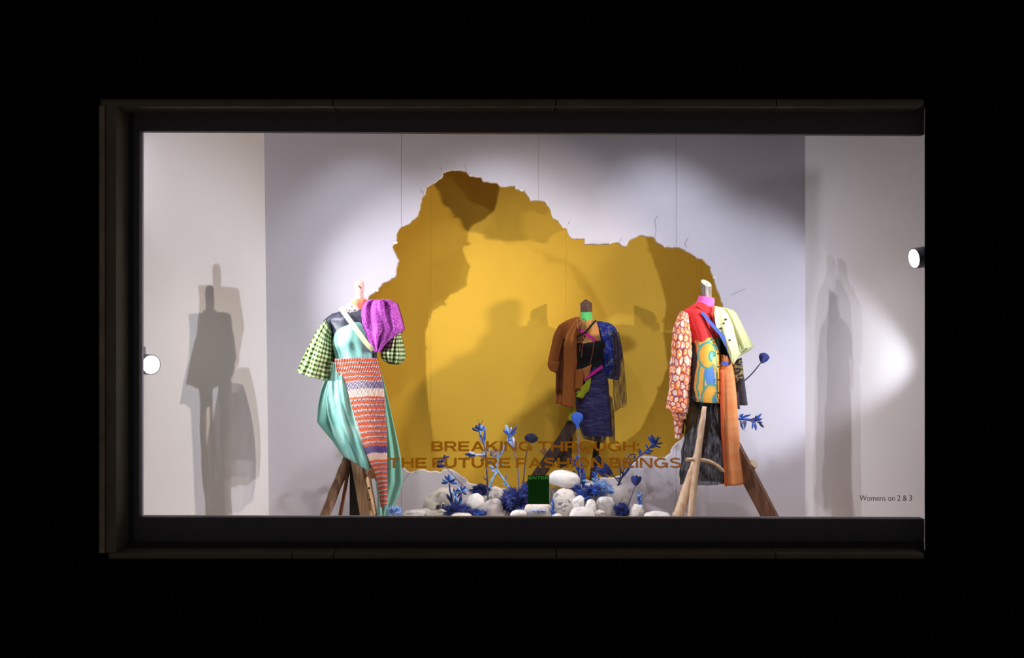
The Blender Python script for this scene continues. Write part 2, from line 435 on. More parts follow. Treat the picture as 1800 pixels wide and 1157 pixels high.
# window: frame with flat members, sloping a touch like the photo's, and the pane
win = thing('window_1', (0, 0, px2z(955, -.06))); structure(win)
def quadbox(name, pts, y0, y1, mat, parent):
    vs = [Vector((P(a, b, y0).x, y, P(a, b, y0).z)) for y in (y0, y1) for a, b in pts]
    fs = [(3, 2, 1, 0), (4, 5, 6, 7)]+[(i, (i+1) % 4, 4+(i+1) % 4, 4+i) for i in range(4)]
    return link(name, fixn(mesh(name, vs, fs)), mat, parent, shade=False)
YW = -0.06
quadbox('frame_top', [(190, 180), (1625, 180), (1625, 236.5), (190, 230)], YW, 0.02, M['frame'], win)
quadbox('frame_bottom', [(190, 909.3), (1625, 912.8), (1625, 957), (190, 957)], YW, 0.05, M['frame'], win)
quadbox('frame_left', [(195, 200), (245, 200), (244.5, 940), (195, 940)], YW+.001, 0.05, M['frame'], win)
quadbox('frame_lip', [(228, 190), (234, 190), (234, 950), (228, 950)], YW-.012, YW, M['frame2'], win)
quadbox('sill_ledge', [(190, 955), (1625, 955), (1625, 974), (190, 974)], YW-.08, 0.0, M['frame2'], win)
gp = P(190, 170, 0.0); gq = P(1700, 970, 0.0)
box('pane', gp.x, gq.x, 0.0, 0.012, gq.z, gp.z, M['glass'], win)

# ------------------------------------------------------------------ room shell
xbl, xbr = px2x(465, YB), px2x(1415.5, YB)
SL = 0.537
zc_ = 4.6
def prism(name, pts, z0, z1, mat, parent=None):
    n = len(pts)
    vs = [Vector((x, y, z)) for z in (z0, z1) for x, y in pts]
    fs = [tuple(range(n)), tuple(range(n, 2*n))]+[(i, (i+1) % n, n+(i+1) % n, n+i) for i in range(n)]
    return link(name, fixn(mesh(name, vs, fs)), mat, parent, shade=False)
lx0, rx0 = xbl-SL*(YB-.05), xbr+SL*(YB-.05)
wl = prism('wall_left', [(lx0, .05), (xbl, YB), (xbl, YR), (xbl-.1, YR), (xbl-.1, YB), (lx0-.1, .05)], FLOOR, zc_, M['side_wall']); structure(wl)
for v in wl.data.vertices:      # the left return leans a little, as in the photo
    if v.co.z < 1 and v.co.y > 1: v.co.x += 0.045
    elif v.co.y > 1: v.co.x -= 0.012
wr = prism('wall_right', [(rx0, .05), (rx0+.1, .05), (xbr+.1, YB), (xbr+.1, YR), (xbr, YR), (xbr, YB)], FLOOR, zc_, M['side_wall']); structure(wr)
fl = box('floor', -4.2, 4.6, .05, YR+.1, FLOOR-.06, FLOOR, M['floorm']); structure(fl)
ce = box('ceiling', -4.2, 4.6, .05, YR+.1, zc_, zc_+.05, M['ceil']); structure(ce)
# yellow wall of tall panels
rear = thing('wall_rear', (0, YR, FLOOR)); structure(rear)
seams = [xbl-.05]+[px2x(p, YR) for p in (757, 995, 1233)]+[xbr+.05]
for a, b in zip(seams, seams[1:]):
    box('panel', a+.0005, b-.0005, YR, YR+.02, FLOOR, zc_, M['yellow'], rear, 0.001)

# pierced wall: hole outline traced in wall coordinates
HOLE = [(650,521),(664,512),(673,500),(685,495),(697,486),(699,471),(703,458),(697,447),(691,435),(698,423),(698,413),(705,401),(722,393),(736,379),(740,365),(742,350),(749,343),(750,331),(766,322),(777,314),(779,305),(795,300),(819,303),(826,311),(846,314),(848,320),(872,323),(882,330),(905,328),(906,334),(921,337),(927,345),(932,355),(948,354),(959,357),(968,372),(970,382),(981,389),(989,400),(996,403),(999,413),(1005,420),(1027,420.5),(1026,430),(1056,431),(1087,428),(1093,434),(1100,434.7),(1108,423),(1115,420),(1127,415),(1149,419),(1152.6,426),(1168,436),(1195,437),(1210,445),(1224,455),(1234,457),(1239,463),(1248,470),(1249,480),(1255,494),(1258,507),(1263.5,519),(1270,539),(1275,560),(1270,600),(1278,650),(1262,690),(1240,735),(1212,758),(1198,772),(1188.6,778),(1180,787.6),(1177.5,796),(1169,803),(1157,804),(1146,801.5),(1134.7,800),(1125,803),(1112,813),(1100,825),(1089,836),(1076.6,839.5),(1055,838.5),(1041,846),(1030,842),(1022,850),(1010,857),(995,864),(975,868),(940,870),(910,868),(886,865),(871,861),(858,855),(836,851),(824,848.5),(821,843),(814,838),(805,831),(797,826),(786,823.5),(779,825),(774,829.5),(763,827.5),(752,827.5),(746,824.5),(737,824.5),(731,827.5),(720,829),(714,826),(708,819.4),(701,813),(690,800),(672,770),(655,720),(645,660),(640,600),(640,550)]
rnd = random.Random(11)
hole = []
for i, a in enumerate(HOLE):
    b = HOLE[(i+1) % len(HOLE)]
    L_ = math.dist(a, b); k = max(1, int(L_/4.0))
    for j in range(k):
        t = j/k
        q = (a[0]*(1-t)+b[0]*t, a[1]*(1-t)+b[1]*t)
        if j: q = (q[0]+rnd.uniform(-.9, .9), q[1]+rnd.uniform(-.9, .9))
        hole.append(q)
area = sum(a[0]*b[1]-b[0]*a[1] for a, b in zip(hole, hole[1:]+hole[:1]))
outer_rim = []
nh = len(hole)
for i, q in enumerate(hole):
    a = hole[i-2]; b = hole[(i+2) % nh]
    t = Vector((b[0]-a[0], b[1]-a[1])); t.normalize()
    nn = Vector((t.y, -t.x)) if area > 0 else Vector((-t.y, t.x))
    s = 1.0+3.0*max(0, noise.noise(Vector((i*.045, 3.1, 0)))+.45)+1.6*max(0, noise.noise(Vector((i*.4, 8.0, 0))))
    outer_rim.append((q[0]+nn.x*s, q[1]+nn.y*s))
TH = 0.05
wb = thing('wall_back', (0, YB, FLOOR)); structure(wb)
def ring_at(pts, Y): return [P(a, b, Y) for a, b in pts]
fr = ring_at(outer_rim, YB); mid = ring_at([(a[0]*.45+b[0]*.55, a[1]*.45+b[1]*.55) for a, b in zip(outer_rim, hole)], YB+.012); bk = ring_at(hole, YB+TH)
X0, X1 = xbl-.03, xbr+.03
rect = [Vector((X0, YB, FLOOR)), Vector((X1, YB, FLOOR)), Vector((X1, YB, zc_)), Vector((X0, YB, zc_))]
tris = tessellate_polygon([[Vector((v.x, v.z, 0)) for v in rect], [Vector((v.x, v.z, 0)) for v in fr]])
base = bmesh.new()
bv = [base.verts.new(v) for v in rect+fr]
bv2 = [base.verts.new(Vector((v.x, YB+TH, v.z))) for v in rect+fr]
for t in tris:
    base.faces.new([bv[i] for i in t]); base.faces.new([bv2[i] for i in reversed(t)])
bmesh.ops.recalc_face_normals(base, faces=base.faces)
for f in base.faces:
    f.normal_update()
seams = [X0]+[px2x(p, YB) for p in (705.5, 947, 1188.5)]+[X1]
for k in range(4):
    bm = base.copy(); g = .0012
    for co_, no in (((seams[k]+g*(k > 0), 0, 0), (-1, 0, 0)), ((seams[k+1]-g*(k < 3), 0, 0), (1, 0, 0))):
        bmesh.ops.bisect_plane(bm, geom=bm.verts[:]+bm.edges[:]+bm.faces[:], plane_co=co_, plane_no=no, clear_outer=True, dist=1e-6)
    me = bpy.data.meshes.new('panel'); bm.to_mesh(me); bm.free()
    # front faces must look towards the glass
    bm = bmesh.new(); bm.from_mesh(me)
    for f in bm.faces:
        f.normal_update(); y = f.calc_center_median().y
        if (y < YB+.01 and f.normal.y > 0) or (y > YB+.03 and f.normal.y < 0): f.normal_flip()
    bm.to_mesh(me); bm.free()
    link('panel', me, M['white_wall'], wb, shade=False)
base.free()
vs = fr+mid+bk; n = nh
fs = []
for i in range(n):
    j = (i+1) % n
    fs.append((i, j, n+j, n+i)); fs.append((n+i, n+j, 2*n+j, 2*n+i))
me = fixn(mesh('broken_edge', vs, fs)); me.materials.append(M['paper_edge']); me.materials.append(M['plaster'])
for k, f in enumerate(me.polygons): f.material_index = k % 2
eo = link('broken_edge', me, None, wb, shade=False); eo['label'] = 'ragged broken plaster edge of the hole'
# flakes of board face still hanging at the edge
flake_me = None
for i in range(4, nh, 23):
    q = outer_rim[i]; c = P(q[0], q[1], YB-.004)
    r = .012+.02*rnd.random(); k = rnd.randint(4, 6)
    pv = [c+Vector((math.cos(2*PI*t/k+i)*r*rnd.uniform(.6, 1.2), rnd.uniform(-.006, .002), math.sin(2*PI*t/k+i)*r*rnd.uniform(.4, .9))) for t in range(k)]
    vv = pv+[v+Vector((0, .005, 0)) for v in pv]
    link('flake', fixn(mesh('flake', vv, [tuple(range(k)), tuple(range(k, 2*k))]+[(a, (a+1) % k, k+(a+1) % k, k+a) for a in range(k)])), M['paper_edge'], wb, shade=False)
# fine cracks running out of the hole
for pts in ([(1285,519),(1298,513),(1311,508)], [(1152,417),(1153,402),(1151,388),(1156,380)], [(738,331),(741,336),(745,341)], [(1207,436),(1204,428),(1210,418)], [(722,828),(712,842),(705,851)], [(772,292),(777,299)], [(819,300),(818,290)], [(998,395),(1002,388)], [(1090,425),(1093,417)]):
    ribbon('crack', [(a, b, YB-.0015) for a, b in pts], .55, M['crack'], wb, thick=.0012, sub=3)

# ------------------------------------------------------------------ spotlights
M['lamp_body'] = plain('grey_lamp_body', C(95, 98, 108), 0.4, 0, 30, 0.5)
M['lens'] = emit('lit_lens', (1.0, 0.97, 0.92), 30.0)
def spotlight(loc, aim, rad, wall_y, label):
    d = (aim-loc).normalized()
    t = thing('spotlight', loc-d*.2, label, 'spotlight')
    s = d.cross(Vector((0, 0, 1))).normalized(); q = s.cross(d)
    def ring(x, r, n=28): return [loc+d*x+s*math.cos(2*PI*i/n)*r+q*math.sin(2*PI*i/n)*r for i in range(n)]
    prof = [(-.30, .0), (-.30, .045), (-.28, .055), (-.20, .058), (-.19, rad*.92), (-.02, rad), (.03, rad), (.03, rad*.9), (.0, rad*.88)]
    vs = []; n = 28
    for x, r in prof: vs += ring(x, max(r, .001))
    fs = [(j*n+i, j*n+(i+1) % n, (j+1)*n+(i+1) % n, (j+1)*n+i) for j in range(len(prof)-1) for i in range(n)]
    link('housing', fixn(mesh('housing', vs, fs)), M['lamp_body'], t, shade=False)
    vs = ring(.012, rad*.87)+ring(.022, rad*.5)+[loc+d*.026]
    fs = [(i, (i+1) % n, n+(i+1) % n, n+i) for i in range(n)]+[(n+i, n+(i+1) % n, 2*n) for i in range(n)]
    link('lens', fixn(mesh('lens', vs, fs)), M['lens'], t)
    for k in range(3):
        vs = ring(-.17+k*.05, rad*1.03)+ring(-.155+k*.05, rad*1.03)+ring(-.17+k*.05, rad*.9)+ring(-.155+k*.05, rad*.9)
        fs = [(a*n+i, a*n+(i+1) % n, b*n+(i+1) % n, b*n+i) for a, b in ((0, 1), (1, 3), (3, 2), (2, 0)) for i in range(n)]
        link('cooling_fin', fixn(mesh('cooling_fin', vs, fs)), M['lamp_body'], t, shade=False)
    side = -1 if loc.x < 0 else 1
    b0 = loc-d*.24; wx = (xbl-SL*(YB-b0.y)) if side < 0 else (xbr+SL*(YB-b0.y))
    branch('bracket', [(b0, .014), (b0+Vector((side*.05, .0, .05)), .014), (Vector((wx-side*.012, b0.y+.02, b0.z+.05)), .014)], M['lamp_body'], t, rough=0)
    box('mounting_plate', min(wx, wx-side*.02)-.0, max(wx, wx-side*.02), b0.y-.06, b0.y+.08, b0.z-.05, b0.z+.15, M['lamp_body'], t, .004)
    return t
spotlight(LAMP_L, LAMP_L+Vector((1, -1.0, -.02)), .088, 0, 'lit round spotlight glaring at the left edge of the display window')
spotlight(LAMP_R, LAMP_R+Vector((-.93, -.20, -.14)), .088, 0, 'lit grey spotlight at the upper right edge above the small black writing')

# ------------------------------------------------------------------ lettering on the glass
TV, TH_ = .285, .205
def arc(cx, cy, rx, ry, a0, a1, tv, th, n=18):
    """thick elliptic arc as quads, angles in degrees"""
    q = []
    for i in range(n):
        a, b = math.radians(a0+(a1-a0)*i/n), math.radians(a0+(a1-a0)*(i+1)/n)
        q.append([(cx+rx*math.cos(a), cy+ry*math.sin(a)), (cx+rx*math.cos(b), cy+ry*math.sin(b)),
                  (cx+(rx-tv)*math.cos(b), cy+(ry-th)*math.sin(b)), (cx+(rx-tv)*math.cos(a), cy+(ry-th)*math.sin(a))])
    return q
def R_(a, b, c, d): return [(a, b), (c, b), (c, d), (a, d)]
def glyph(ch):
    t, h = TV, TH_
    if ch == 'T': return 1.22, [R_(0, 1-h, 1.22, 1), R_(.61-t/2, 0, .61+t/2, 1-h)]
    if ch == 'H': return 1.28, [R_(0, 0, t, 1), R_(1.28-t, 0, 1.28, 1), R_(t, .5-h/2, 1.28-t, .5+h/2)]
    if ch == 'E': return 1.16, [R_(0, 0, t, 1), R_(t, 0, 1.16, h), R_(t, 1-h, 1.14, 1), R_(t, .5-h/2, 1.06, .5+h/2)]
    if ch == 'F': return 1.1, [R_(0, 0, t, 1), R_(t, 1-h, 1.1, 1), R_(t, .45-h/2, 1.0, .45+h/2)]
    if ch == 'I': return t, [R_(0, 0, t, 1)]
    if ch == 'N': return 1.32, [R_(0, 0, t*.95, 1), R_(1.32-t*.95, 0, 1.32, 1), [(0, 1), (t*1.15, 1), (1.32, 0), (1.32-t*1.15, 0)]]
    if ch == 'A': return 1.42, [[(0, 0), (t*1.08, 0), (.71+t*.5, 1), (.71-t*.55, 1)], [(1.42-t*1.08, 0), (1.42, 0), (.71+t*.55, 1), (.71-t*.5, 1)], R_(.3, .22, 1.12, .22+h*.9)]
    if ch == 'K': return 1.3, [R_(0, 0, t, 1), [(t, .30), (t, .58), (.92, 1), (1.27, 1)], [(.42, .52), (.66, .66), (1.33, 0), (.96, 0)]]
    if ch == 'B':
        q = [R_(0, 0, t, 1), R_(t, 0, .8, h), R_(t, 1-h, .78, 1), R_(t, .5-h/2, .8, .5+h/2)]
        return 1.22, q+arc(.78, .725, .40, .275, -90, 90, t, h*.95)+arc(.8, .29, .43, .29, -90, 90, t, h*.95)
    if ch == 'R':
        q = [R_(0, 0, t, 1), R_(t, 1-h, .8, 1), R_(t, .36, .8, .36+h), [(.62, .38), (.95, .38), (1.3, 0), (.95, 0)]]
        return 1.27, q+arc(.8, .68, .43, .32, -90, 90, t, h*.95)
    if ch == 'O': return 1.46, arc(.73, .5, .75, .525, 0, 360, t*1.02, h*1.02, 40)
    if ch == 'U': return 1.26, [R_(0, .45, t, 1), R_(1.26-t, .45, 1.26, 1)]+arc(.63, .45, .63, .475, 180, 360, t, h*1.05, 24)
    if ch == 'G': return 1.42, arc(.72, .5, .73, .525, 42, 352, t*1.02, h*1.02, 34)+[R_(.8, .35, 1.43, .35+h), R_(1.43-t*.85, 0.02, 1.43, .4)]
    if ch == 'S':
        return 1.24, arc(.62, .735, .58, .285, 20, 270, t, h, 26)+arc(.62, .29, .62, .31, -160, 90, t, h, 26)
    if ch == ':': return t, [R_(0, 0, t, .26), R_(0, .52, t, .78)]
    return .5, []
from mathutils.geometry import delaunay_2d_cdt
def union2d(polys):
    vv, ff = [], []
    for p in polys:
        ar = sum(a[0]*b[1]-b[0]*a[1] for a, b in zip(p, p[1:]+p[:1]))
        if ar < 0: p = list(reversed(p))
        b = len(vv); vv += [Vector(q) for q in p]; ff.append(list(range(b, b+len(p))))
    v, e, f, ov, oe, of = delaunay_2d_cdt(vv, [], ff, 1, 1e-4)
    keep = [i for i in range(len(f)) if len(of[i]) > 0]
    return [tuple(q) for q in v], [tuple(f[i]) for i in keep], [list(of[i]) for i in keep]
def islands(fs):
    par = {}
    def fd(i):
        while par.setdefault(i, i) != i: i = par[i]
        return i
    for f in fs:
        for i in f[1:]: par[fd(i)] = fd(f[0])
    out = {}
    for f in fs: out.setdefault(fd(f[0]), []).append(f)
    return list(out.values())
def vinyl_line(text, x0, x1, ytop, ybot, parent, mat, Y=-.0015, th=.0013):
    gap = .14; pos = 0; lay = []
    for ch in text:
        if ch == ' ': pos += .42; continue
        wd, q = glyph(ch); lay.append((pos, q)); pos += wd+gap
    tot = pos-gap; sx = (x1-x0)/tot; sy = ybot-ytop
    for pos, q in lay:
        vs, fs, _ = union2d([[(x0+(pos+a)*sx, ybot-bb*sy) for a, bb in poly] for poly in q])
        for isl in islands(fs):
            idx = sorted({i for f in isl for i in f}); mp = {v: i for i, v in enumerate(idx)}
            link('letter', mesh('letter', [P(vs[i][0], vs[i][1], Y) for i in idx], [tuple(mp[i] for i in f) for f in isl]), mat, parent, shade=False)
lt = thing('window_lettering', P(940, 824, 0), 'large golden brown two-line lettering about breaking through on the glass', 'lettering')
vinyl_line('BREAKING THROUGH:', 758, 1124, 776, 793.5, lt, M['vinyl'])
vinyl_line('THE FUTURE FASHION BEINGS', 682, 1198, 805, 823, lt, M['vinyl'])
def text_mesh(name, body, x0, x1, ybase, mat, parent=None, Y=-.001, off=0.0, height=None):
    cu = bpy.data.curves.new(name, 'FONT'); cu.body = body; cu.size = 1.0; cu.extrude = 0.0; cu.offset = off; cu.resolution_u = 4
    o = bpy.data.objects.new(name, cu); COL.objects.link(o)
    bpy.context.view_layer.update()
    me = bpy.data.meshes.new_from_object(o.evaluated_get(bpy.context.evaluated_depsgraph_get()))
    bpy.data.objects.remove(o)
    xs = [v.co.x for v in me.vertices]; a, b = min(xs), max(xs); k = (x1-x0)/(b-a)
    ky = k if height is None else height/max(v.co.y for v in me.vertices)
    for v in me.vertices: v.co = P(x0+(v.co.x-a)*k, ybase-v.co.y*ky, Y)
    me.name = name
    bm = bmesh.new(); bm.from_mesh(me)
    r = bmesh.ops.extrude_face_region(bm, geom=bm.faces[:])
    for e in r['geom']:
        if isinstance(e, bmesh.types.BMVert): e.co.y += .0008
    bmesh.ops.recalc_face_normals(bm, faces=bm.faces); bm.to_mesh(me); bm.free()
    me.materials.clear()
    return link(name, me, mat, parent, shade=False)
M['ink'] = plain('dark_brown_vinyl', C(70, 60, 58), 0.7)
wo = text_mesh('window_lettering', 'Womens on 2 & 3', 1511, 1603, 880.5, M['ink'], None, -.0015, 0.0, 9.8)
wo['kind'] = 'stuff'; tag(wo, 'small thin dark lettering about floors two and three, low on the glass', 'lettering')
# dark green card with its heading
M['card'] = filmmat('black_green_film', C(30, 92, 44), .0)
M['card_green'] = filmmat('green_film', C(104, 225, 122), .0)
cd = thing('window_sign', P(947, 886, 0), 'small black sign with green heading on the glass above the pebbles', 'sign')
pos = 0; lay = []
for ch in 'ENTER':
    wd, q = glyph(ch); lay.append((pos, q)); pos += wd+.16
sx = 34.5/(pos-.16)
polys = [[(928, 836), (965.5, 836), (965.5, 886.5), (928, 886.5)]]+[[(929.6+(p_+a)*sx, 842.8-bb*5.2) for a, bb in poly] for p_, q in lay for poly in q]
vs, fs, of = union2d(polys)
for nm, mt, sel in (('board', 'card', [f for f, o in zip(fs, of) if o == [0]]), ('heading', 'card_green', [f for f, o in zip(fs, of) if len(o) > 1])):
    idx = sorted({i for f in sel for i in f}); mp = {v: i for i, v in enumerate(idx)}
    o = link(nm, mesh(nm, [P(vs[i][0], vs[i][1], -.002) for i in idx], [tuple(mp[i] for i in f) for f in sel]), M[mt], cd, shade=False)
    if nm == 'heading': o['kind'] = 'stuff'

# ------------------------------------------------------------------ mannequin, left
Y1 = 1.25
M['pink_wood'] = wood('pale_pink_wood', C(192, 164, 155), C(216, 192, 182), (25, 25, 8), .7, .2)
M['coral_knit'] = cloth('coral_knit', C(245, 150, 115), var=.12, bump=.6, bscale=220)
M['red_cloth'] = cloth('red_cloth', C(222, 62, 60))
M['floral'] = ramp_noise('floral_print', [(.38, C(60, 60, 50)), (.44, C(240, 235, 228)), (.6, C(242, 238, 232)), (.64, C(190, 110, 60)), (.7, C(235, 230, 220))], (60, 60, 60), 3, .8)
M['satin'] = ramp_noise('dark_satin', [(.3, C(42, 44, 58)), (.55, C(62, 64, 80)), (.7, C(100, 100, 118))], (9, 9, 12), 3, 1.2, .4, .25)
M['teal_silk'] = ramp_noise('teal_silk', [(.25, C(104, 166, 158)), (.5, C(134, 194, 184)), (.75, C(166, 214, 204))], (7, 7, 5), 4, 1.0, .5, .25)
M['teal_chiffon'] = sheer('teal_chiffon', C(128, 192, 178), .68, streak=.15, sscale=(10, 8, 3))
M['teal_pale'] = sheer('teal_chiffon_light', C(140, 205, 185), .76, streak=.15, sscale=(12, 8, 2))
M['cream'] = cloth('cream_strap', C(222, 217, 168), var=.03)
M['plaid'] = plaid('green_black_plaid', 27.0, 24.0)
M['plaid_dark'] = plaid('green_black_plaid_dense', 30.0, 27.0)
M['mohair'] = ramp_noise('magenta_mohair', [(.32, C(138, 45, 140)), (.5, C(178, 72, 182)), (.68, C(222, 135, 222))], (95, 95, 95), 4, .3, .95, .9)
M['fuzz'] = plain('magenta_fuzz', C(205, 105, 208), .9)
M['printed'] = printed('printed_cloth')
M['black_post'] = plain('black_post', C(28, 28, 32), .5, .05)
M['brown_bark'] = wood('brown_bark', C(95, 66, 50), C(152, 116, 92), (30, 30, 4))
M['dark_twig'] = wood('red_brown_twig', C(105, 62, 42), C(140, 90, 62), (40, 40, 5))
M['oak'] = wood('light_oak_timber', C(160, 124, 92), C(206, 172, 136), (40, 40, 3), .8, .4)
M['log_end'] = ramp_noise('log_end', [(.3, C(130, 95, 65)), (.7, C(190, 155, 115))], (60, 60, 60))
M['bolt'] = plain('dark_bolt', C(60, 50, 45), .5, 0, 30, .5, .5)

m1 = thing('mannequin', P(632, 910, Y1)+Vector((0, 0, FLOOR-P(632, 910, Y1).z)), 'mannequin in teal silk, pleated orange skirt and magenta mohair wrap', 'mannequin')
branch('neck_post', [(P(633, 549, Y1), .041), (P(632, 530, Y1), .040), (P(632, 508, Y1), .042), (P(632.3, 497, Y1), .039), (P(632.5, 492.5, Y1), .022)], M['pink_wood'], m1, 18, 5, .12)
branch('knot', [(P(634.5, 506.5, Y1-.040), .008), (P(631.5, 504, Y1-.042), .006), (P(629.5, 501, Y1-.040), .003)], M['dark_twig'], m1, 8)
loft('collar', [(617.5, 527, 643, 525, .055), (618, 532, 644.5, 530, .065), (622, 541, 642, 540, .062), (626, 549, 640, 548, .05)], Y1, M['coral_knit'], m1, 32, 5, [(6, .004, 1, 1, 0)])
loft('collar', [(636, 538, 646, 528, .03), (633, 545, 644, 536, .035), (630, 549, 639, 547, .02)], Y1-.045, M['red_cloth'], m1, 20, 4)['label'] = 'red folded collar lining'
loft('scarf', [(611, 533, 626, 533, .05), (606, 540, 635, 542, .085), (601, 546, 640, 549, .095), (608, 552, 640, 553, .09)], Y1, M['floral'], m1, 36, 5, [(7, .006, 1, 1, 2)])
loft('bodice', [(608, 544, 648, 545, .07), (588, 551, 668, 550, .10), (577, 562, 682, 560, .125), (583, 580, 674, 580, .13), (587, 605, 664, 605, .12), (590, 634, 662, 634, .11)], Y1, M['satin'], m1, 48, 6, [(9, .004, 1, .4, 1.3)])
loft('silk_top', [(608, 568, 652, 565, .125), (598, 573, 658, 573, .15), (589, 585, 660, 586, .163), (584.5, 600, 661, 602, .163), (586, 615, 661, 616, .152), (591, 634, 662.5, 633.5, .14)], Y1, M['teal_silk'], m1, 64, 8, [(7, .006, .0, 1.2, 2.0), (13, .004, .0, 1.2, -2), (19, .002, 0, 1, 4)], rough=.012)
loft('shoulder_cap', [(583, 552, 596, 549, .06), (571, 561, 588, 582, .085), (568, 566, 584, 590, .09)], Y1+.01, M['satin'], m1, 28, 5)
loft('sleeve', [(573, 560, 585, 580, .08), (562, 577, 584, 597, .13), (550, 598, 585.5, 615, .16), (538, 624, 584, 640, .19), (527, 648, 581, 666, .22), (524.5, 652.5, 578, 669, .215)], Y1, M['plaid'], m1, 96, 8, [(8, .012, .2, 1.3, 1), (17, .004, .2, 1.6, 0)], rough=.012)
loft('sleeve', [(693, 580, 703, 583, .05), (682, 598, 706, 596, .085), (673, 612, 709.5, 613, .11), (670.5, 624, 711, 626, .115), (675, 633, 706, 637, .09), (686, 640, 697, 641, .04)], Y1+.02, M['plaid_dark'], m1, 96, 8, [(11, .009, .3, 1.2, 2), (19, .003, 1, 1, 0)])
# magenta mohair wrap: a padded sheet with deep folds
def mohair_f(u, v):
    edge = min(u, 1-u, 1.2*(1-v)+.05)
    return -.10-.10*math.sin(PI*min(1, max(0, u)))**.7-.018*math.sin(2*PI*(2.4*u+.35*v*v+.1))*(1-.4*v)-.012*math.sin(2*PI*(4.3*u-.9*v))+.03*smooth(.6, 1, v)
wrap = sheet('mohair_wrap', [(652,527.5),(641,531),(636,542),(634,556),(633.5,575),(637,590),(645,603),(652,613),(658,619)], [(683,527),(695,533),(699,546),(703,560),(707.5,578),(702,586),(692,592),(679,604),(668,618)], Y1, M['mohair'], m1, 60, 60, mohair_f, thick=.25, wob=.01)
rnd = random.Random(5); vs, fs = [], []
me = wrap.data; nf = len(me.polygons)
for k in range(5200):
    f = me.polygons[rnd.randrange(nf)]; c = f.center
    c = c+Vector((rnd.uniform(-.006, .006), 0, rnd.uniform(-.006, .006)))
    nrm = f.normal if f.normal.y < 0.5 else -f.normal
    d = (nrm+Vector((rnd.uniform(-.9, .9), rnd.uniform(-.6, .2), rnd.uniform(-.9, .9)))).normalized()*rnd.uniform(.006, .02)
    s = d.cross(Vector((rnd.random(), rnd.random(), rnd.random()))).normalized()*.0011
    b = len(vs); vs += [c-s, c+s, c+d]; fs.append((b, b+1, b+2))
fz = link('wool_fuzz', mesh('wool_fuzz', vs, fs), M['fuzz'], wrap, 'stuff')
ribbon('shoulder_strap', [(599, 541, Y1-.10), (607, 553, Y1-.14), (621, 572, Y1-.185), (636, 593, Y1-.198), (648, 608, Y1-.19), (656, 616, Y1-.17)], 8.5, M['cream'], m1)
# pleated skirt panel
O_, Pu, Wh, Pk = C(244, 122, 76), C(108, 84, 158), C(250, 236, 226), C(250, 214, 196)
NPL = 26
def pleat_col(u, v, px, py):
    k = u*NPL; ph = k-math.floor(k)
    q = py+1.3*noise.noise(Vector((px*.12, py*.05, 2)))-(max(0, .35-u))*8*(v < .9)
    def band(a, b): return a <= q < b
    if band(671, 683): return mix3(Pu, Wh, .75 if ph < .22 else 0.0)
    if band(683, 697): return Wh if ph < .45 else mix3(Pk, C(200, 130, 110), .5 if ph > .8 else 0)
    if band(784, 796): return mix3(Pu, Wh, .5 if ph < .12 else 0)
    if band(796, 808): return mix3(Pk, Wh, .6 if ph < .4 else 0)
    per = 8.2 if q < 671 else 9.4
    r = (q % per)/per
    if q > 808: r = (q % 8.0)/8.0
    if r < .52: return O_
    if r < .78: return Wh if ph < .34 else Pu
    return Pu if ph > .3 else mix3(O_, Wh, .35)
def pleat_f(u, v):
    return -.135-.055*math.sin(PI*u)-.006*math.sin(2*PI*NPL*u)+.02*v
sheet('pleated_skirt', [(589,631),(590,644),(592,655),(600,664),(607,674),(612,690),(618,715),(625,740),(634,770),(644,800),(654,825),(662,845),(666,868),(669,893)], [(663.5,630),(667,645),(671,662),(675,683),(677,705),(678.5,730),(680,760),(680.5,800),(680.5,840),(681,888)], Y1, M['printed'], m1, NPL*6, 250, pleat_f, pleat_col, .004)
ribbon('waistband', [(588, 633, Y1-.115), (600, 632, Y1-.15), (626, 631.5, Y1-.168), (650, 631.5, Y1-.15), (664, 632, Y1-.11)], 3.0, M['red_cloth'], m1)
# teal drapes
def drape_f(u, v): return -.09-.05*math.sin(PI*u)-.013*math.sin(2*PI*(2.2*u+.7*v))*(.3+v)-.005*math.sin(2*PI*(5*u-1.6*v))
sheet('silk_drape', [(586,638),(581,655),(577,675),(574,700),(576,730),(586,765),(598,790),(604,802)], [(618,638),(622,668),(630,700),(636,730),(646,768),(654,800),(659,818),(663,838)], Y1, M['teal_silk'], m1, 50, 60, drape_f)
loft('silk_back', [(588, 640, 664, 640, .13), (576, 680, 676, 680, .20), (566, 720, 682, 720, .24), (568, 748, 684, 760, .25), (592, 780, 684, 800, .22)], Y1+.22, M['teal_chiffon'], m1, 60, 8, [(9, .012, .3, 1.5, 1)], cap=False)
def drape2(u, v): return -.02-.03*math.sin(PI*u)-.012*math.sin(2*PI*(3*u+v))
sheet('chiffon_layer', [(583,650),(570,666),(563,688),(559,712),(557,742),(566,754),(584,775),(603,803)], [(600,650),(604,680),(610,712),(618,740),(628,770),(638,792),(648,808),(654,828)], Y1, M['teal_chiffon'], m1, 40, 50, drape2)
def drape3(u, v): return .0-.03*math.sin(PI*u)-.015*math.sin(2*PI*(2.2*u+.3*v))
sheet('chiffon_panel', [(655,640),(664,690),(668,740),(668,800),(666,850),(664,900),(662,940)], [(667,645),(682,700),(692,745),(701,785),(706.5,815),(708,850),(697,880),(688,900),(683,940)], Y1, M['teal_pale'], m1, 40, 60, drape3)
sheet('silk_trail', [(652,826,-.08),(660,846,-.08),(663,870,-.08),(664,905,-.08),(664,950,-.08)], [(660,834,-.08),(667,850,-.08),(670,880,-.08),(672,910,-.08),(674,950,-.08)], Y1, M['teal_silk'], m1, 8, 30, lambda u, v: -.01*math.sin(PI*u))
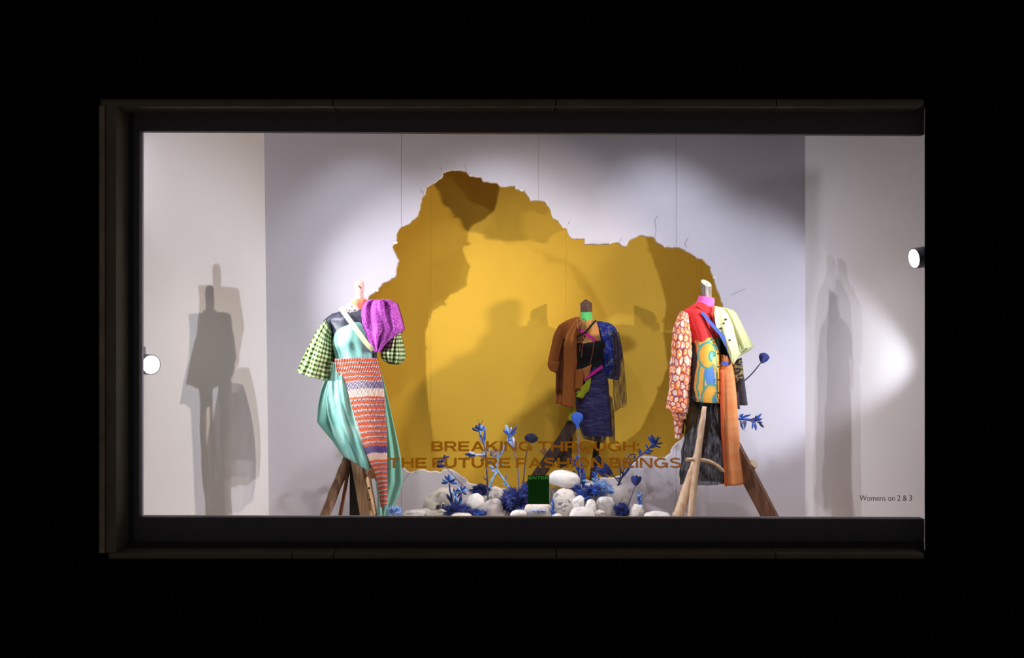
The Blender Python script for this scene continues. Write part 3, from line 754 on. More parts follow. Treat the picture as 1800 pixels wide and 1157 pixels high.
# wooden legs and the black stand
def legto(a, b): return a, down(a, b, FLOOR)
a, b = legto(P(612, 806, Y1+.05), P(571, 906, Y1-.12)); branch('leg', [(P(622, 782, Y1+.08), .045), (a, .045), (a.lerp(b, .5), .046), (b, .04)], M['brown_bark'], m1, 14, 6, .2)
a, b = legto(P(615, 812, Y1+.12), P(598, 908, Y1+.22)); branch('leg', [(a, .016), (a.lerp(b, .5), .018), (b, .018)], M['dark_twig'], m1, 10, 6, .2)
a = P(618, 690, Y1+.02); b = P(637, 822, Y1-.0); c = P(650, 912, Y1-.04); c = down(b, c, FLOOR)
beam('leg', P(630, 800, Y1+.03), c, .118, .12, M['oak'], m1, .42)
box('stand_post', P(615.5, 800, Y1+.09).x, P(633, 800, Y1+.09).x, Y1+.05, Y1+.13, FLOOR, P(0, 690, Y1).z, M['black_post'], m1, .003)
box('stand_base', P(600, 800, Y1+.09).x, P(646, 800, Y1+.09).x, Y1+.0, Y1+.2, FLOOR, FLOOR+.012, M['black_post'], m1, .003)
branch('log_stub', [(P(646, 826, Y1+.0), .045), (P(652, 831, Y1-.09), .05), (P(655, 833, Y1-.14), .049)], M['brown_bark'], m1, 14, 4, .12, M['log_end'])
for q in ((649, 858), (650, 878), (661, 906)):
    k = P(q[0], q[1], Y1-.105); branch('bolt', [(k, .010), (k+Vector((0, -.02, 0)), .010)], M['bolt'], m1, 8, 1, 0)

# ------------------------------------------------------------------ mannequin, middle (stepping through the hole)
Y2 = 2.52
M['dark_block'] = wood('dark_brown_block', C(84, 62, 54), C(128, 98, 86), (60, 60, 12), .85, .5)
M['green_knit'] = cloth('bright_green_knit', C(110, 228, 130), var=.1, bump=.6, bscale=200)
M['tan'] = cloth('tan_blouse', C(222, 158, 92), var=.08)
M['magenta_band'] = cloth('magenta_band', C(214, 30, 160), var=.03, spec=.4)
M['black_cloth'] = cloth('black_cloth', C(26, 25, 28), var=.15)
M['copper'] = plain('copper_trim', C(165, 92, 70), .5, 0, 30, .5, .3)
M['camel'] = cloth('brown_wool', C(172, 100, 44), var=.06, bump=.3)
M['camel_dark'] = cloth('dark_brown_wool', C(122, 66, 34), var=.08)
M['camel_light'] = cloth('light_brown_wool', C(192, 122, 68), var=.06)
M['lime'] = cloth('lime_cloth', C(172, 180, 38), var=.08, bump=.5)
M['blue_dye'] = ramp_noise('blue_dyed_cloth', [(.30, C(26, 26, 62)), (.42, C(40, 58, 168)), (.52, C(52, 66, 140)), (.60, C(140, 146, 160)), (.68, C(36, 38, 62))], (13, 13, 24), 4, 1.2, .85, .4)
M['navy'] = ramp_noise('navy_woven', [(.3, C(34, 32, 72)), (.5, C(52, 50, 100)), (.7, C(84, 84, 132))], (9, 9, 75), 5, .8, .85, .4)
M['navy_mesh'] = sheer('brown_gauze', C(110, 92, 96), .42, streak=.35, sscale=(70, 10, 7))
M['grey_lace'] = sheer('grey_lace', C(150, 142, 150), .75, streak=.5, sscale=(45, 20, 25))
M['dark_wood'] = wood('dark_walnut', C(52, 38, 34), C(84, 62, 54), (40, 40, 5), .7, .3)
m2 = thing('mannequin', P(1030, 860, Y2)+Vector((0, 0, FLOOR-P(1030, 860, Y2).z)), 'smaller mannequin in brown coat, black corset and navy skirt inside the hole', 'mannequin')
# squared head post, sawn off at a slant
c = P(1030.5, 552, Y2); r = .0635; top = P(1030.5, 533, Y2).z
pts = [(-r, .0, .0), (0, -r, -.035), (r, 0, .0), (0, r, .05)]
bm = bmesh.new(); lo = [bm.verts.new((c.x+a, Y2+b, c.z-.03)) for a, b, _ in pts]; hi = [bm.verts.new((c.x+a, Y2+b, top+k)) for a, b, k in pts]
bm.faces.new(lo); bm.faces.new(hi)
for i in range(4): bm.faces.new((lo[i], lo[(i+1) % 4], hi[(i+1) % 4], hi[i]))
bmesh.ops.recalc_face_normals(bm, faces=bm.faces); bmesh.ops.bevel(bm, geom=bm.edges[:], offset=.003, segments=1, affect='EDGES')
me = bpy.data.meshes.new('head_post'); bm.to_mesh(me); bm.free(); link('head_post', me, M['dark_block'], m2, shade=False)
loft('knit_neck', [(1020.5, 549, 1040.5, 549, .058), (1021, 556, 1041, 556, .06), (1021, 565, 1042, 564, .068), (1023, 573, 1041, 571, .07), (1029, 580, 1035, 580, .07)], Y2-.01, M['green_knit'], m2, 32, 5)
loft('blouse', [(1019, 562, 1045, 562, .07), (1010, 572, 1054, 570, .10), (1011, 588, 1056, 588, .115), (1013, 604, 1060, 604, .12)], Y2, M['tan'], m2, 48, 6, [(8, .005, 1, .4, 1)])
loft('corset', [(1013, 601.5, 1064, 598, .115), (1012, 608, 1067, 606, .13), (1013, 622, 1062, 622, .12), (1014, 634, 1059, 634, .105), (1013, 648, 1061, 645, .115)], Y2, M['black_cloth'], m2, 56, 6, [(10, .002, 1, 1, 0)])
sheet('corset_point', [(1013,644,-.12),(1014,650,-.12),(1024,652,-.12)], [(1045,640,-.13),(1036,646,-.13),(1025,652.5,-.12)], Y2, M['black_cloth'], m2, 8, 8, lambda u, v: -.01)
for xs in ([(1044, 601), (1042.5, 615), (1040, 628), (1037, 640)], [(1025, 604), (1023, 618), (1022, 628)], [(1020, 606), (1019, 618)]):
    ribbon('trim_line', [(a, b, Y2-.135) for a, b in xs], 1.5, M['copper'], m2, .003)
for yy in (603, 613, 617, 623, 633): 
    k = P(1044.2-(yy-601)*.18, yy, Y2-.138); branch('hook', [(k, .007), (k+Vector((0, -.008, 0)), .006)], M['copper'], m2, 8, 1, 0)
ribbon('chest_band', [(1014, 577, Y2-.105), (1024, 583, Y2-.125), (1036, 591, Y2-.135), (1047, 599, Y2-.13)], 4.6, M['magenta_band'], m2)
ribbon('neck_strap', [(1048, 563, Y2-.08), (1038, 574, Y2-.12), (1030, 583, Y2-.135), (1022, 589, Y2-.14)], 3.2, M['black_cloth'], m2)
ribbon('neck_strap', [(1010, 593, Y2-.12), (1017, 591, Y2-.135), (1023, 588, Y2-.14)], 2.6, M['black_cloth'], m2)
for xs in ([(1014, 594), (1019, 598), (1027, 596), (1028, 589)], [(1020, 590), (1024, 597), (1029, 600)]):
    ribbon('lace', [(a, b, Y2-.14) for a, b in xs], 1.1, M['black_cloth'], m2, .003)
# brown coat: shoulder, sleeve, lapel panels
loft('coat_shoulder', [(1013, 557, 1019, 557, .06), (998, 563, 1017, 566, .11), (982, 573, 1015, 585, .13), (976, 590, 1012, 605, .12)], Y2+.02, M['camel'], m2, 40, 6, [(5, .006, 1, 1, 1)])
loft('coat_sleeve', [(983, 571, 1002, 575, .09), (974, 588, 996, 592, .10), (969, 610, 989, 613, .095), (965, 630, 985, 633, .085), (963.5, 643, 981, 649, .08), (968, 652, 978, 656, .06)], Y2-.0, M['camel'], m2, 40, 6, [(6, .005, .5, 1.3, 2)])
sheet('sleeve_cuff', [(964,634),(963,642),(969,653)], [(984,637),(981,648),(979,655)], Y2-.105, M['camel'], m2, 14, 10, lambda u, v: -.03*math.sin(PI*u)-.004*math.sin(12*PI*v))
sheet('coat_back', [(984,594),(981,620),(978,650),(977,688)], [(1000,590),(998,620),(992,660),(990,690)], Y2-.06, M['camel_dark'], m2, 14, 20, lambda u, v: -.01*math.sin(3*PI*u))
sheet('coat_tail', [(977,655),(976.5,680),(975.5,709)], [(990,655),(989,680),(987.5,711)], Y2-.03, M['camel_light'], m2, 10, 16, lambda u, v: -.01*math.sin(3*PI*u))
sheet('coat_lapel', [(1016,558,.02),(1006,572,-.02),(997,585,-.03),(991,605,-.03),(991,640,-.02),(989.5,680,-.02),(987.5,713,-.02)], [(1019,562,.0),(1017,575,-.02),(1014,590,-.03),(1013.5,620,-.03),(1014,650,-.02),(1012,690,-.02),(1009.5,718,-.02)], Y2-.11, M['camel'], m2, 24, 60, lambda u, v: -.02*math.sin(PI*u)-.006*math.sin(2*PI*(1.7*u+.2*v)))
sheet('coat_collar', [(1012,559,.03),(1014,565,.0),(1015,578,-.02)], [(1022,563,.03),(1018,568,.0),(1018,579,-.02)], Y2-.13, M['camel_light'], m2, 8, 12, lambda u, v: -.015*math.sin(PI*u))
sheet('pocket_flap', [(1012,651),(1011.5,665),(1010,685)], [(1020,648),(1027,655),(1023.5,685)], Y2-.15, M['camel'], m2, 10, 10, lambda u, v: -.01*math.sin(PI*u))
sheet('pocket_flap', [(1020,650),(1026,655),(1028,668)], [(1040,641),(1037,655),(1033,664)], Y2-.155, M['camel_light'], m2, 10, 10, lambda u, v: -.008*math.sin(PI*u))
sheet('lime_belt', [(1011,692),(1016,692),(1012,697)], [(1038,665),(1037,680),(1024,702)], Y2-.145, M['lime'], m2, 12, 12, lambda u, v: -.012*math.sin(PI*u))
sheet('lime_belt', [(1027,668),(1030,675),(1029,690)], [(1039,664),(1038,676),(1034,690)], Y2-.148, M['lime'], m2, 8, 8)
sheet('lime_strip', [(1009,696),(1003,715),(998,739)], [(1013,699),(1009.5,718),(1007,742)], Y2-.1, M['lime'], m2, 8, 12)
ribbon('hip_band', [(1027, 668, Y2-.155), (1040, 658, Y2-.16), (1050, 650.5, Y2-.15), (1059, 644, Y2-.125)], 5, M['magenta_band'], m2)
loft('navy_skirt', [(1014, 646, 1061, 643, .11), (1012, 662, 1068, 660, .135), (1011, 690, 1070, 690, .145), (1013, 720, 1073, 720, .15), (1018, 745, 1075, 745, .15), (1023, 765, 1077, 766, .148)], Y2, M['navy'], m2, 72, 10, [(9, .006, .4, 1.2, 1.5), (23, .002, 1, 1, 3)], rough=.01)
sheet('hem_lace', [(1018,742),(1022,758),(1025,772)], [(1066,755),(1067,766),(1063,780)], Y2-.06, M['grey_lace'], m2, 40, 16, lambda u, v: -.02*math.sin(PI*u)-.012*math.sin(14*PI*u)*v)
sheet('gauze_trail', [(1066,690),(1068,720),(1070,750),(1071,776)], [(1077,700),(1080,730),(1081,755),(1081.5,782)], Y2-.08, M['navy_mesh'], m2, 16, 30, lambda u, v: -.01*math.sin(5*PI*u))
loft('blue_sleeve', [(1045, 565, 1058, 565, .06), (1050, 571, 1076, 571, .11), (1054, 585, 1086, 586, .125), (1056, 605, 1090, 606, .12), (1058, 625, 1091, 628, .115), (1061, 645, 1090, 650, .10), (1063, 664, 1084, 668, .07)], Y2+.01, M['blue_dye'], m2, 64, 8, [(7, .008, .6, 1.3, 2), (15, .004, 1, 1, 1)], rough=.02)
sheet('gauze_sleeve', [(1078,578),(1078,610),(1077,650),(1078,690),(1080,724)], [(1087,585),(1093,615),(1097,650),(1100,690),(1101,709)], Y2-.09, M['navy_mesh'], m2, 30, 40, lambda u, v: -.03*math.sin(PI*u)-.015*math.sin(2*PI*(3*u+.2*v)))
ribbon('gauze_edge', [(1087, 583, Y2-.09), (1094, 620, Y2-.09), (1098, 660, Y2-.09), (1101, 709, Y2-.09), (1091, 716, Y2-.1), (1080, 724, Y2-.09)], .9, M['black_cloth'], m2, .003)
# timber legs, the front one crossing the sill of the hole
beam('leg', P(1012, 735, Y2-.02), P(975, 800, Y2-.06), .125, .09, M['dark_wood'], m2, .1)
a = P(992, 765, Y2-.05); b = down(P(978, 795, Y2-.06), P(938, 850, Y2-.10), FLOOR)
beam('leg', P(986, 778, Y2-.06), b, .115, .09, M['dark_wood'], m2, .2)
beam('leg_brace', P(1001, 765, Y2+.03), P(1000, 800, Y2+.03), .06, .05, M['dark_wood'], m2, .0)
beam('foot_joint', P(978, 810, Y2-.03), P(1003, 800, Y2-.0), .17, .08, M['dark_wood'], m2, .0)
beam('foot_peg', P(952, 788, Y2-.05), P(972, 806, Y2-.05), .07, .05, M['oak'], m2, .3)
a = P(1055, 740, Y2+.08); b = down(a, P(1040, 850, Y2+.1), FLOOR)
beam('leg', a, b, .06, .06, M['dark_wood'], m2, .0)

# ------------------------------------------------------------------ mannequin, right
Y3 = 1.50
M['grey_bark'] = wood('grey_bark', C(84, 78, 82), C(146, 140, 142), (60, 60, 10), .8, .6)
M['cut_wood'] = plain('pale_cut_wood', C(222, 202, 176), .8, .2, 60, .2, 0, .06, 20)
M['hot_pink'] = cloth('hot_pink_knit', C(228, 92, 172), var=.06, bump=.5)
M['red_shirt'] = cloth('red_shirt', C(218, 52, 56), var=.08)
M['paisley'] = M['printed']
_pr = random.Random(77); _pj = [[(_pr.uniform(-.22, .22), _pr.uniform(-.22, .22), _pr.random(), _pr.choice((-1, 1))) for _ in range(64)] for _ in range(64)]
PW, PO, PP, PB, PY = C(226, 208, 190), C(226, 108, 40), C(84, 58, 112), C(206, 222, 234), C(246, 170, 90)
def paisley_col(circ, ln):
    def f(u, v, p):
        x = u*circ/.052; y = v*ln/.062
        x += .25*noise.noise(Vector((x*.9, y*.9, 1))); y += .25*noise.noise(Vector((x*.9, y*.9, 7)))
        best = []
        iy0 = int(math.floor(y))
        for iy in (iy0-1, iy0, iy0+1):
            off = .5*(iy % 2); ix0 = int(math.floor(x-off))
            for ix in (ix0-1, ix0, ix0+1, ix0+2):
                j = _pj[iy % 64][ix % 64]
                dx, dy = x-off-ix-j[0], y-iy-j[1]
                best.append((dx*dx+dy*dy*.8, dx, dy, j))
        best.sort(key=lambda t: t[0])
        r = math.sqrt(best[0][0]); gap = math.sqrt(best[1][0])-r; _, dx, dy, j = best[0]
        if gap < .10: return PP
        if gap < .26: return PO
        a = math.atan2(dy, dx)*j[3]
        if j[2] < .5:
            f_ = (r*2.6+a/(2*PI)) % 1.0
            return PO if f_ < .42 else (PW if f_ < .8 else PY)
        q = r+.12*math.cos(a-1.0)
        if q < .17: return PB
        if q < .24: return PO
        return PW
    return f

M['pale_green'] = cloth('pale_green_twill', C(204, 208, 158), var=.04, bump=.2)
M['pale_gauze'] = sheer('pale_green_tulle', C(206, 212, 160), .85, streak=.1)
M['blue_strap'] = cloth('blue_strap', C(62, 92, 188), var=.03)
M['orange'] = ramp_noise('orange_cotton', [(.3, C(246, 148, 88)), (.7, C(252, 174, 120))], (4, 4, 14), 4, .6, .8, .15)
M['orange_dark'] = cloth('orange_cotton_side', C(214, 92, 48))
M['charcoal'] = cloth('charcoal_cloth', C(66, 60, 68), var=.1)
M['gold_print'] = ramp_noise('gold_on_black', [(.47, C(52, 48, 52)), (.5, C(150, 132, 78)), (.6, C(160, 142, 88)), (.63, C(48, 44, 50))], (16, 16, 30), 1, .2, .8, 0)
M['tulle'] = sheer('black_tulle', C(44, 42, 48), .78, streak=.3, sscale=(45, 20, 12))
M['birch'] = wood('peeled_branch', C(205, 168, 138), C(235, 208, 182), (30, 30, 6), .75, .25)
M['red_plank'] = wood('red_brown_plank', C(126, 72, 56), C(160, 100, 78), (40, 40, 4), .7, .3)
M['brown_timber'] = wood('brown_timber', C(98, 66, 50), C(140, 100, 78), (40, 40, 3), .7, .35)
M['stud'] = plain('dark_stud', C(60, 56, 50), .35, 0, 30, .6, .6)
m3 = thing('mannequin', P(1250, 910, Y3)+Vector((0, 0, FLOOR-P(1250, 910, Y3).z)), 'mannequin in red and swirl-print shirt, pale green cape and orange trouser leg', 'mannequin')
branch('neck_post', [(P(1242, 538, Y3), .047), (P(1242, 518, Y3), .047), (P(1241.5, 505, Y3), .049)], M['grey_bark'], m3, 18, 5, .12)
# slanted sawn top
n = 24; vs = []
for k, (dz, rr, yo) in enumerate(((-12, .0485, 0), (-2, .0485, 0))):
    for i in range(n):
        a = 2*PI*i/n; p = P(1241.5, 500-0*dz, Y3)
        x, y = math.cos(a)*rr, math.sin(a)*rr
        z = (-.035 if k == 0 else .012+.62*y-.62*x*.55)
        vs.append(Vector((p.x+x, Y3+y, p.z+z)))
me = fixn(mesh('neck_top', vs, [tuple(range(n)), tuple(range(n, 2*n))]+[(i, (i+1) % n, n+(i+1) % n, n+i) for i in range(n)]))
me.materials.append(M['grey_bark']); me.materials.append(M['cut_wood']); me.polygons[0].material_index = 0; me.polygons[1].material_index = 1
link('neck_top', me, None, m3, shade=False)
k = P(1242, 500.5, Y3-.02); branch('pith', [(k+Vector((0, .02, -.03)), .007), (k+Vector((0, -.005, .008)), .006)], M['stud'], m3, 8, 1, 0)
loft('collar', [(1228.5, 520, 1255.5, 524.5, .062), (1227, 527, 1256, 530, .066), (1223, 535, 1255, 538, .07), (1232, 546, 1253, 550, .085)], Y3, M['hot_pink'], m3, 32, 5, [(5, .003, 1, 1, 1)])
loft('shirt_yoke', [(1226, 531, 1254, 540, .065), (1214, 538, 1262, 546, .095), (1201, 548, 1272, 556, .12), (1204, 568, 1272, 572, .13), (1212, 588, 1270, 590, .13), (1216, 603.5, 1267, 592, .122)], Y3, M['red_shirt'], m3, 56, 7, [(6, .005, .4, 1.2, 1)])
sheet('shirt_collar', [(1226,530,-.03),(1224,538,-.06),(1238,549,-.09)], [(1236,533,-.075),(1243,538,-.09),(1249,547,-.10)], Y3-.02, M['red_shirt'], m3, 10, 10, lambda u, v: -.012)
sheet('shirt_collar', [(1252,538,-.08),(1251,545,-.09),(1252,553,-.10)], [(1258,541,-.05),(1257,548,-.07),(1254,555,-.10)], Y3-.02, M['red_shirt'], m3, 6, 8, lambda u, v: -.01)
sheet('button_placket', [(1249,549),(1252,560),(1256,575),(1259,591)], [(1254,549),(1257,560),(1261,575),(1264,590)], Y3-.135, M['red_shirt'], m3, 4, 20, lambda u, v: 0)
# swirl-printed shirt front
Yel, Tea, Blu, Och, Crm, Tq = C(226, 170, 70), C(76, 150, 142), C(84, 128, 196), C(214, 140, 62), C(238, 205, 120), C(120, 180, 170)
def swirl_col(u, v, p):
    px = 900+p.x*F/(D+Y3-.1); py = 578.5-(p.z-ZC)*F/(D+Y3-.1)
    if p.y > Y3+.04: return Och
    px += 1.2*noise.noise(Vector((px*.08, py*.08, 3))); py += 1.2*noise.noise(Vector((px*.08, py*.08, 9)))
    c = Yel
    # wavy stripes at the left
    s = px-(1222+3.0*math.sin((py-600)/17.0)+(py-600)*.02)
    if px < 1240:
        c = [Och, Tea, Yel, Yel, Tea, Yel][int(s/3.4) % 6] if s > 0 else C(48, 46, 52)
    # upper diagonal bands
    t = (py-604)+(px-1230)*.55
    if py < 622 and px > 1228: c = Tea if 2 < t % 15 < 6 else Yel
    # blue field
    if 1236 < px < 1259 and 640 < py < 684 and abs(px-1247-(py-662)*.12) < 9.5-abs(py-660)*.12: c = Blu
    # large comma swirls
    for (cx, cy, rx, ry, fl) in ((1243, 625, 13, 19, 1), (1250, 701, 15, 21, 1)):
        dx, dy = (px-cx)/rx, (py-cy)/ry; r = math.hypot(dx, dy); a = math.atan2(dy, dx)
        if r < 1.28: c = Tea
        if r < 1.08: c = Yel
        if r < 1.0 and r > .93: c = Och
        ix, iy = (px-(cx+8))/6.0, (py-(cy+1))/8.0; q = math.hypot(ix, iy)
        if q < 1.25: c = Tea
        if q < .75: c = Tq if cy < 660 else Blu
        jx, jy = (px-(cx+13))/4.5, (py-(cy+9))/7
        if jx*jx+jy*jy < 1: c = Crm
    if px > 1257.5: c = Tea if px < 1259.3 else Yel
    if px > 1262 and py < 615: c = C(80, 128, 190)
    return c
loft('printed_shirt', [(1217, 598, 1266.5, 589, .118), (1216, 612, 1266.5, 606, .126), (1214, 640, 1266, 636, .13), (1213, 670, 1266, 668, .135), (1212.5, 695, 1266, 694, .138), (1214, 705, 1265.5, 708, .136)], Y3-.005, M['printed'], m3, 220, 30, [(7, .003, .5, 1.5, 1)], col=swirl_col)
sheet('shirt_tail', [(1213,698),(1220,703),(1230,707)], [(1266,700),(1263,706),(1255,709)], Y3-.135, M['printed'], m3, 30, 10, lambda u, v: .03*abs(u-.5), swirl_col and (lambda u, v, px, py: swirl_col(0, 0, P(px, py, Y3-.14))))
for q in ((1262, 603), (1262, 622), (1262.5, 645), (1263, 668), (1263, 691), (1250, 555), (1257, 577)):
    k = P(q[0], q[1], Y3-.145); branch('button', [(k+Vector((0, .012, 0)), .008), (k+Vector((0, -.003, 0)), .008)], M['stud'], m3, 10, 1, 0)
loft('inner_corset', [(1262, 588, 1284, 596, .08), (1263, 610, 1287, 612, .09), (1264, 630, 1288, 632, .09)], Y3+.02, M['black_cloth'], m3, 32, 5)
# pale green cape: front panel and flared tulle shoulder
loft('cape_shoulder', [(1256, 538, 1266, 540, .07), (1262, 545, 1288, 546, .12), (1268, 560, 1298, 560, .14), (1274, 580, 1309, 582, .15), (1280, 600, 1319, 600, .15), (1284, 614, 1324, 611, .14)], Y3+.02, M['pale_gauze'], m3, 48, 6, [(7, .006, .4, 1.5, 1)])
sheet('cape_front', [(1255,538,.03),(1255,552,-.03),(1258,572,-.05),(1264,588,-.05),(1273,606,-.05),(1281,622,-.04),(1287,641,-.02)], [(1272,541,.05),(1285,552,.02),(1290,572,.0),(1294,590,.0),(1299,610,.0),(1302,622,.0),(1290,640,-.01)], Y3-.105, M['pale_green'], m3, 30, 40, lambda u, v: -.035*math.sin(PI*u)-.006*math.sin(2*PI*(2*u+v)))
sheet('cape_hem', [(1283,600),(1284,625),(1287,641)], [(1318,600),(1322,614),(1296,629)], Y3-.08, M['pale_gauze'], m3, 24, 20, lambda u, v: -.03*math.sin(PI*u)-.012*math.sin(5*PI*u+2*v))
for q in ((1276.5, 561.5), (1272.5, 568.5), (1267.5, 577.5), (1283, 598)):
    k = P(q[0], q[1], Y3-.175); branch('stud', [(k+Vector((0, .02, 0)), .011), (k+Vector((0, -.004, 0)), .009)], M['stud'], m3, 12, 1, 0)
ribbon('shoulder_strap', [(1234, 549, Y3-.135), (1247, 565, Y3-.155), (1260, 580, Y3-.17), (1270, 592, Y3-.175), (1277, 607, Y3-.16), (1283, 628, Y3-.12)], 5.6, M['blue_strap'], m3)
# trousers
loft('trouser_waist', [(1267, 623, 1284, 627, .07), (1267.5, 632, 1285, 634, .078), (1268, 641, 1286, 642, .075), (1268, 648, 1287, 648, .078)], Y3-.045, M['orange'], m3, 40, 6, [(11, .006, 1.6, .6, 1)])
ribbon('belt_tab', [(1268, 638.5, Y3-.125), (1275, 639.3, Y3-.132), (1283, 640.3, Y3-.118)], 5.4, M['blue_strap'], m3)
loft('trouser_leg', [(1266.5, 645, 1288, 645, .075), (1266, 662, 1291, 664, .085), (1266.5, 700, 1294.5, 702, .09), (1268, 750, 1297.5, 750, .09), (1270.5, 800, 1301, 800, .09), (1274, 853, 1306, 850, .085)], Y3-.05, M['orange'], m3, 48, 8, [(4, .008, 1, .7, 1), (9, .003, 1, .4, 3)], power=.85)
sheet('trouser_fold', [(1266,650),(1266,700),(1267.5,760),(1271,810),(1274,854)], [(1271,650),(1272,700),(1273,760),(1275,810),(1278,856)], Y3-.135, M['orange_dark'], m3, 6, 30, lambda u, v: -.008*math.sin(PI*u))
# sleeves
loft('paisley_sleeve', [(1199, 547, 1209, 552, .06), (1191, 560, 1212.5, 568, .095), (1183.5, 585, 1216, 592, .11), (1180.5, 615, 1217, 618, .115), (1179, 650, 1214.5, 652, .11), (1177, 680, 1212, 684, .105), (1173.5, 705, 1210, 710, .11), (1170.5, 718, 1208, 727, .11)], Y3-.01, M['paisley'], m3, 180, 24, [(5, .008, .5, 1.3, 1.2), (11, .003, 1, 1, -2)], rough=.012, col=paisley_col(.64, .98))
loft('sleeve_cuff', [(1180, 720, 1206, 728, .075), (1182, 729, 1205.5, 733, .08), (1184, 733, 1205, 737, .078)], Y3-.02, M['paisley'], m3, 140, 12, [(8, .005, 1, 1, 0)], col=paisley_col(.45, .1))
loft('under_cuff', [(1184, 734, 1203, 737, .06), (1185.5, 750, 1200, 752, .055), (1187, 770, 1196.5, 771, .045)], Y3-.015, M['paisley'], m3, 120, 20, [(4, .004, 1, 1, 1)], col=paisley_col(.32, .2))
sheet('cuff_lining', [(1197,735),(1195.5,750),(1195,766)], [(1204,736),(1203,750),(1202,762)], Y3+.03, M['charcoal'], m3, 6, 10)
loft('dark_sleeve', [(1286, 638, 1304, 629, .06), (1288, 655, 1306.5, 650, .07), (1291, 680, 1310, 678, .07), (1294.5, 712, 1314.5, 712, .065)], Y3+.04, M['charcoal'], m3, 32, 6, [(4, .004, 1, 1, 0)])
sheet('gold_panel', [(1289,640),(1291,655),(1294,672)], [(1304,631),(1306,648),(1308,663)], Y3-.045, M['gold_print'], m3, 10, 16, lambda u, v: -.01*math.sin(PI*u))
sheet('sleeve_vent', [(1293,690),(1295,705),(1296,719)], [(1299,690),(1300,705),(1301,720)], Y3-.04, M['charcoal'], m3, 4, 8)
# black tulle skirt over the wooden legs
loft('tulle_skirt', [(1212, 695, 1268, 698, .12), (1208, 712, 1269, 714, .135), (1205, 745, 1270, 745, .14), (1203, 780, 1271, 780, .145), (1199, 815, 1272, 815, .15), (1196, 836, 1272, 840, .15), (1199, 851, 1272, 849, .14)], Y3+.03, M['tulle'], m3, 80, 9, [(13, .008, .4, 1.4, 2), (27, .003, 1, 1, 0)], rough=.03, cap=False)
loft('hip_block', [(1216, 690, 1266, 692, .10), (1218, 708, 1265, 710, .10), (1230, 722, 1260, 722, .06)], Y3+.02, M['black_cloth'], m3, 32, 5)
a = P(1238.5, 715, Y3-.13); b = P(1214.5, 908, Y3-.20); b = down(a, b, FLOOR)
branch('leg', [(a, .020), (P(1234, 745, Y3-.15), .027), (P(1226.5, 800, Y3-.17), .031), (P(1218.5, 870, Y3-.18), .030), (b, .034)], M['birch'], m3, 14, 7, .25)
a = P(1235, 775, Y3-.05); b = down(a, P(1192, 906, Y3-.15), FLOOR)
branch('leg', [(a, .028), (P(1224, 806, Y3-.08), .036), (P(1208, 858, Y3-.11), .046), (b, .050)], M['birch'], m3, 14, 7, .2, seed=4)
beam('leg_brace', P(1250, 712, Y3+.0), P(1229, 800, Y3-.04), .075, .05, M['red_plank'], m3, .1)
a = P(1252, 716, Y3+.02); b = down(a, P(1352, 906, Y3-.05), FLOOR)
beam('leg', a, b, .135, .125, M['brown_timber'], m3, .36)
branch('cross_branch', [(P(1206.5, 808, Y3-.20), .017), (P(1222, 808.5, Y3-.15), .018), (P(1243, 810.5, Y3-.14), .019), (P(1258, 817, Y3-.14), .017), (P(1274, 830, Y3-.13), .014)], M['birch'], m3, 12, 6, .2, M['log_end'])
branch('log_stub', [(P(1310, 832, Y3+.06), .045), (P(1322, 818, Y3-.0), .045), (P(1326, 815, Y3-.02), .043)], M['birch'], m3, 14, 4, .1, M['cut_wood'])

# ------------------------------------------------------------------ white stones
def rockmat(name, base, spot_):
    return ramp_noise(name, [(.3, spot_), (.44, base), (.75, tuple(min(1, c*1.12) for c in base))], (9, 9, 9), 8, .4, .9, .35)
M['rock_white'] = rockmat('white_stone', C(228, 225, 225), C(186, 179, 180))
M['rock_grey'] = rockmat('grey_lilac_stone', C(196, 187, 187), C(158, 148, 148))
M['rock_beige'] = rockmat('rough_beige_stone', C(216, 209, 202), C(160, 150, 140))
M['rock_speck'] = ramp_noise('speckled_stone', [(.36, C(120, 116, 132)), (.45, C(222, 215, 210)), (.8, C(235, 230, 224))], (22, 22, 30), 8, .8, .9, .4)
def rock(x, y, rx, ry, Y, ryd, mat, label, rot=0.0, rough=.10, seed=0, reach=0.0, freq=2.2, square=0.0):
    """stone whose outline is rx by ry pixels about (x,y); reach drops its hidden underside (metres)"""
    bm = bmesh.new(); bmesh.ops.create_icosphere(bm, subdivisions=4, radius=1.0)
    k = (D+Y)/F; c = P(x, y, Y); cr, sr = math.cos(rot), math.sin(rot)
    for v in bm.verts:
        p = v.co.copy()
        d = 1+rough*noise.noise(p*freq*.6+Vector((seed*3.7, 0, 0)))*1.6+rough*.4*noise.noise(p*freq*2+Vector((0, seed*2.1, 0)))+rough*.12*noise.noise(p*freq*7)
        if square:
            mxx = max(abs(p.x), abs(p.y), abs(p.z)); d *= (1/mxx)**square
        p = p*d
        X, Z = p.x*rx*k, p.z*ry*k
        X, Z = X*cr-Z*sr, X*sr+Z*cr
        if v.co.z < 0 and reach: Z += v.co.z*reach
        v.co = Vector((c.x+X, Y+p.y*ryd, max(FLOOR+.001, c.z+Z)))
    me = bpy.data.meshes.new('stone'); bm.to_mesh(me); bm.free()
    o = link('stone', me, mat); tag(o, label, 'stone')
    return o
W_, G_, B_, K_ = 'rock_white', 'rock_grey', 'rock_beige', 'rock_speck'
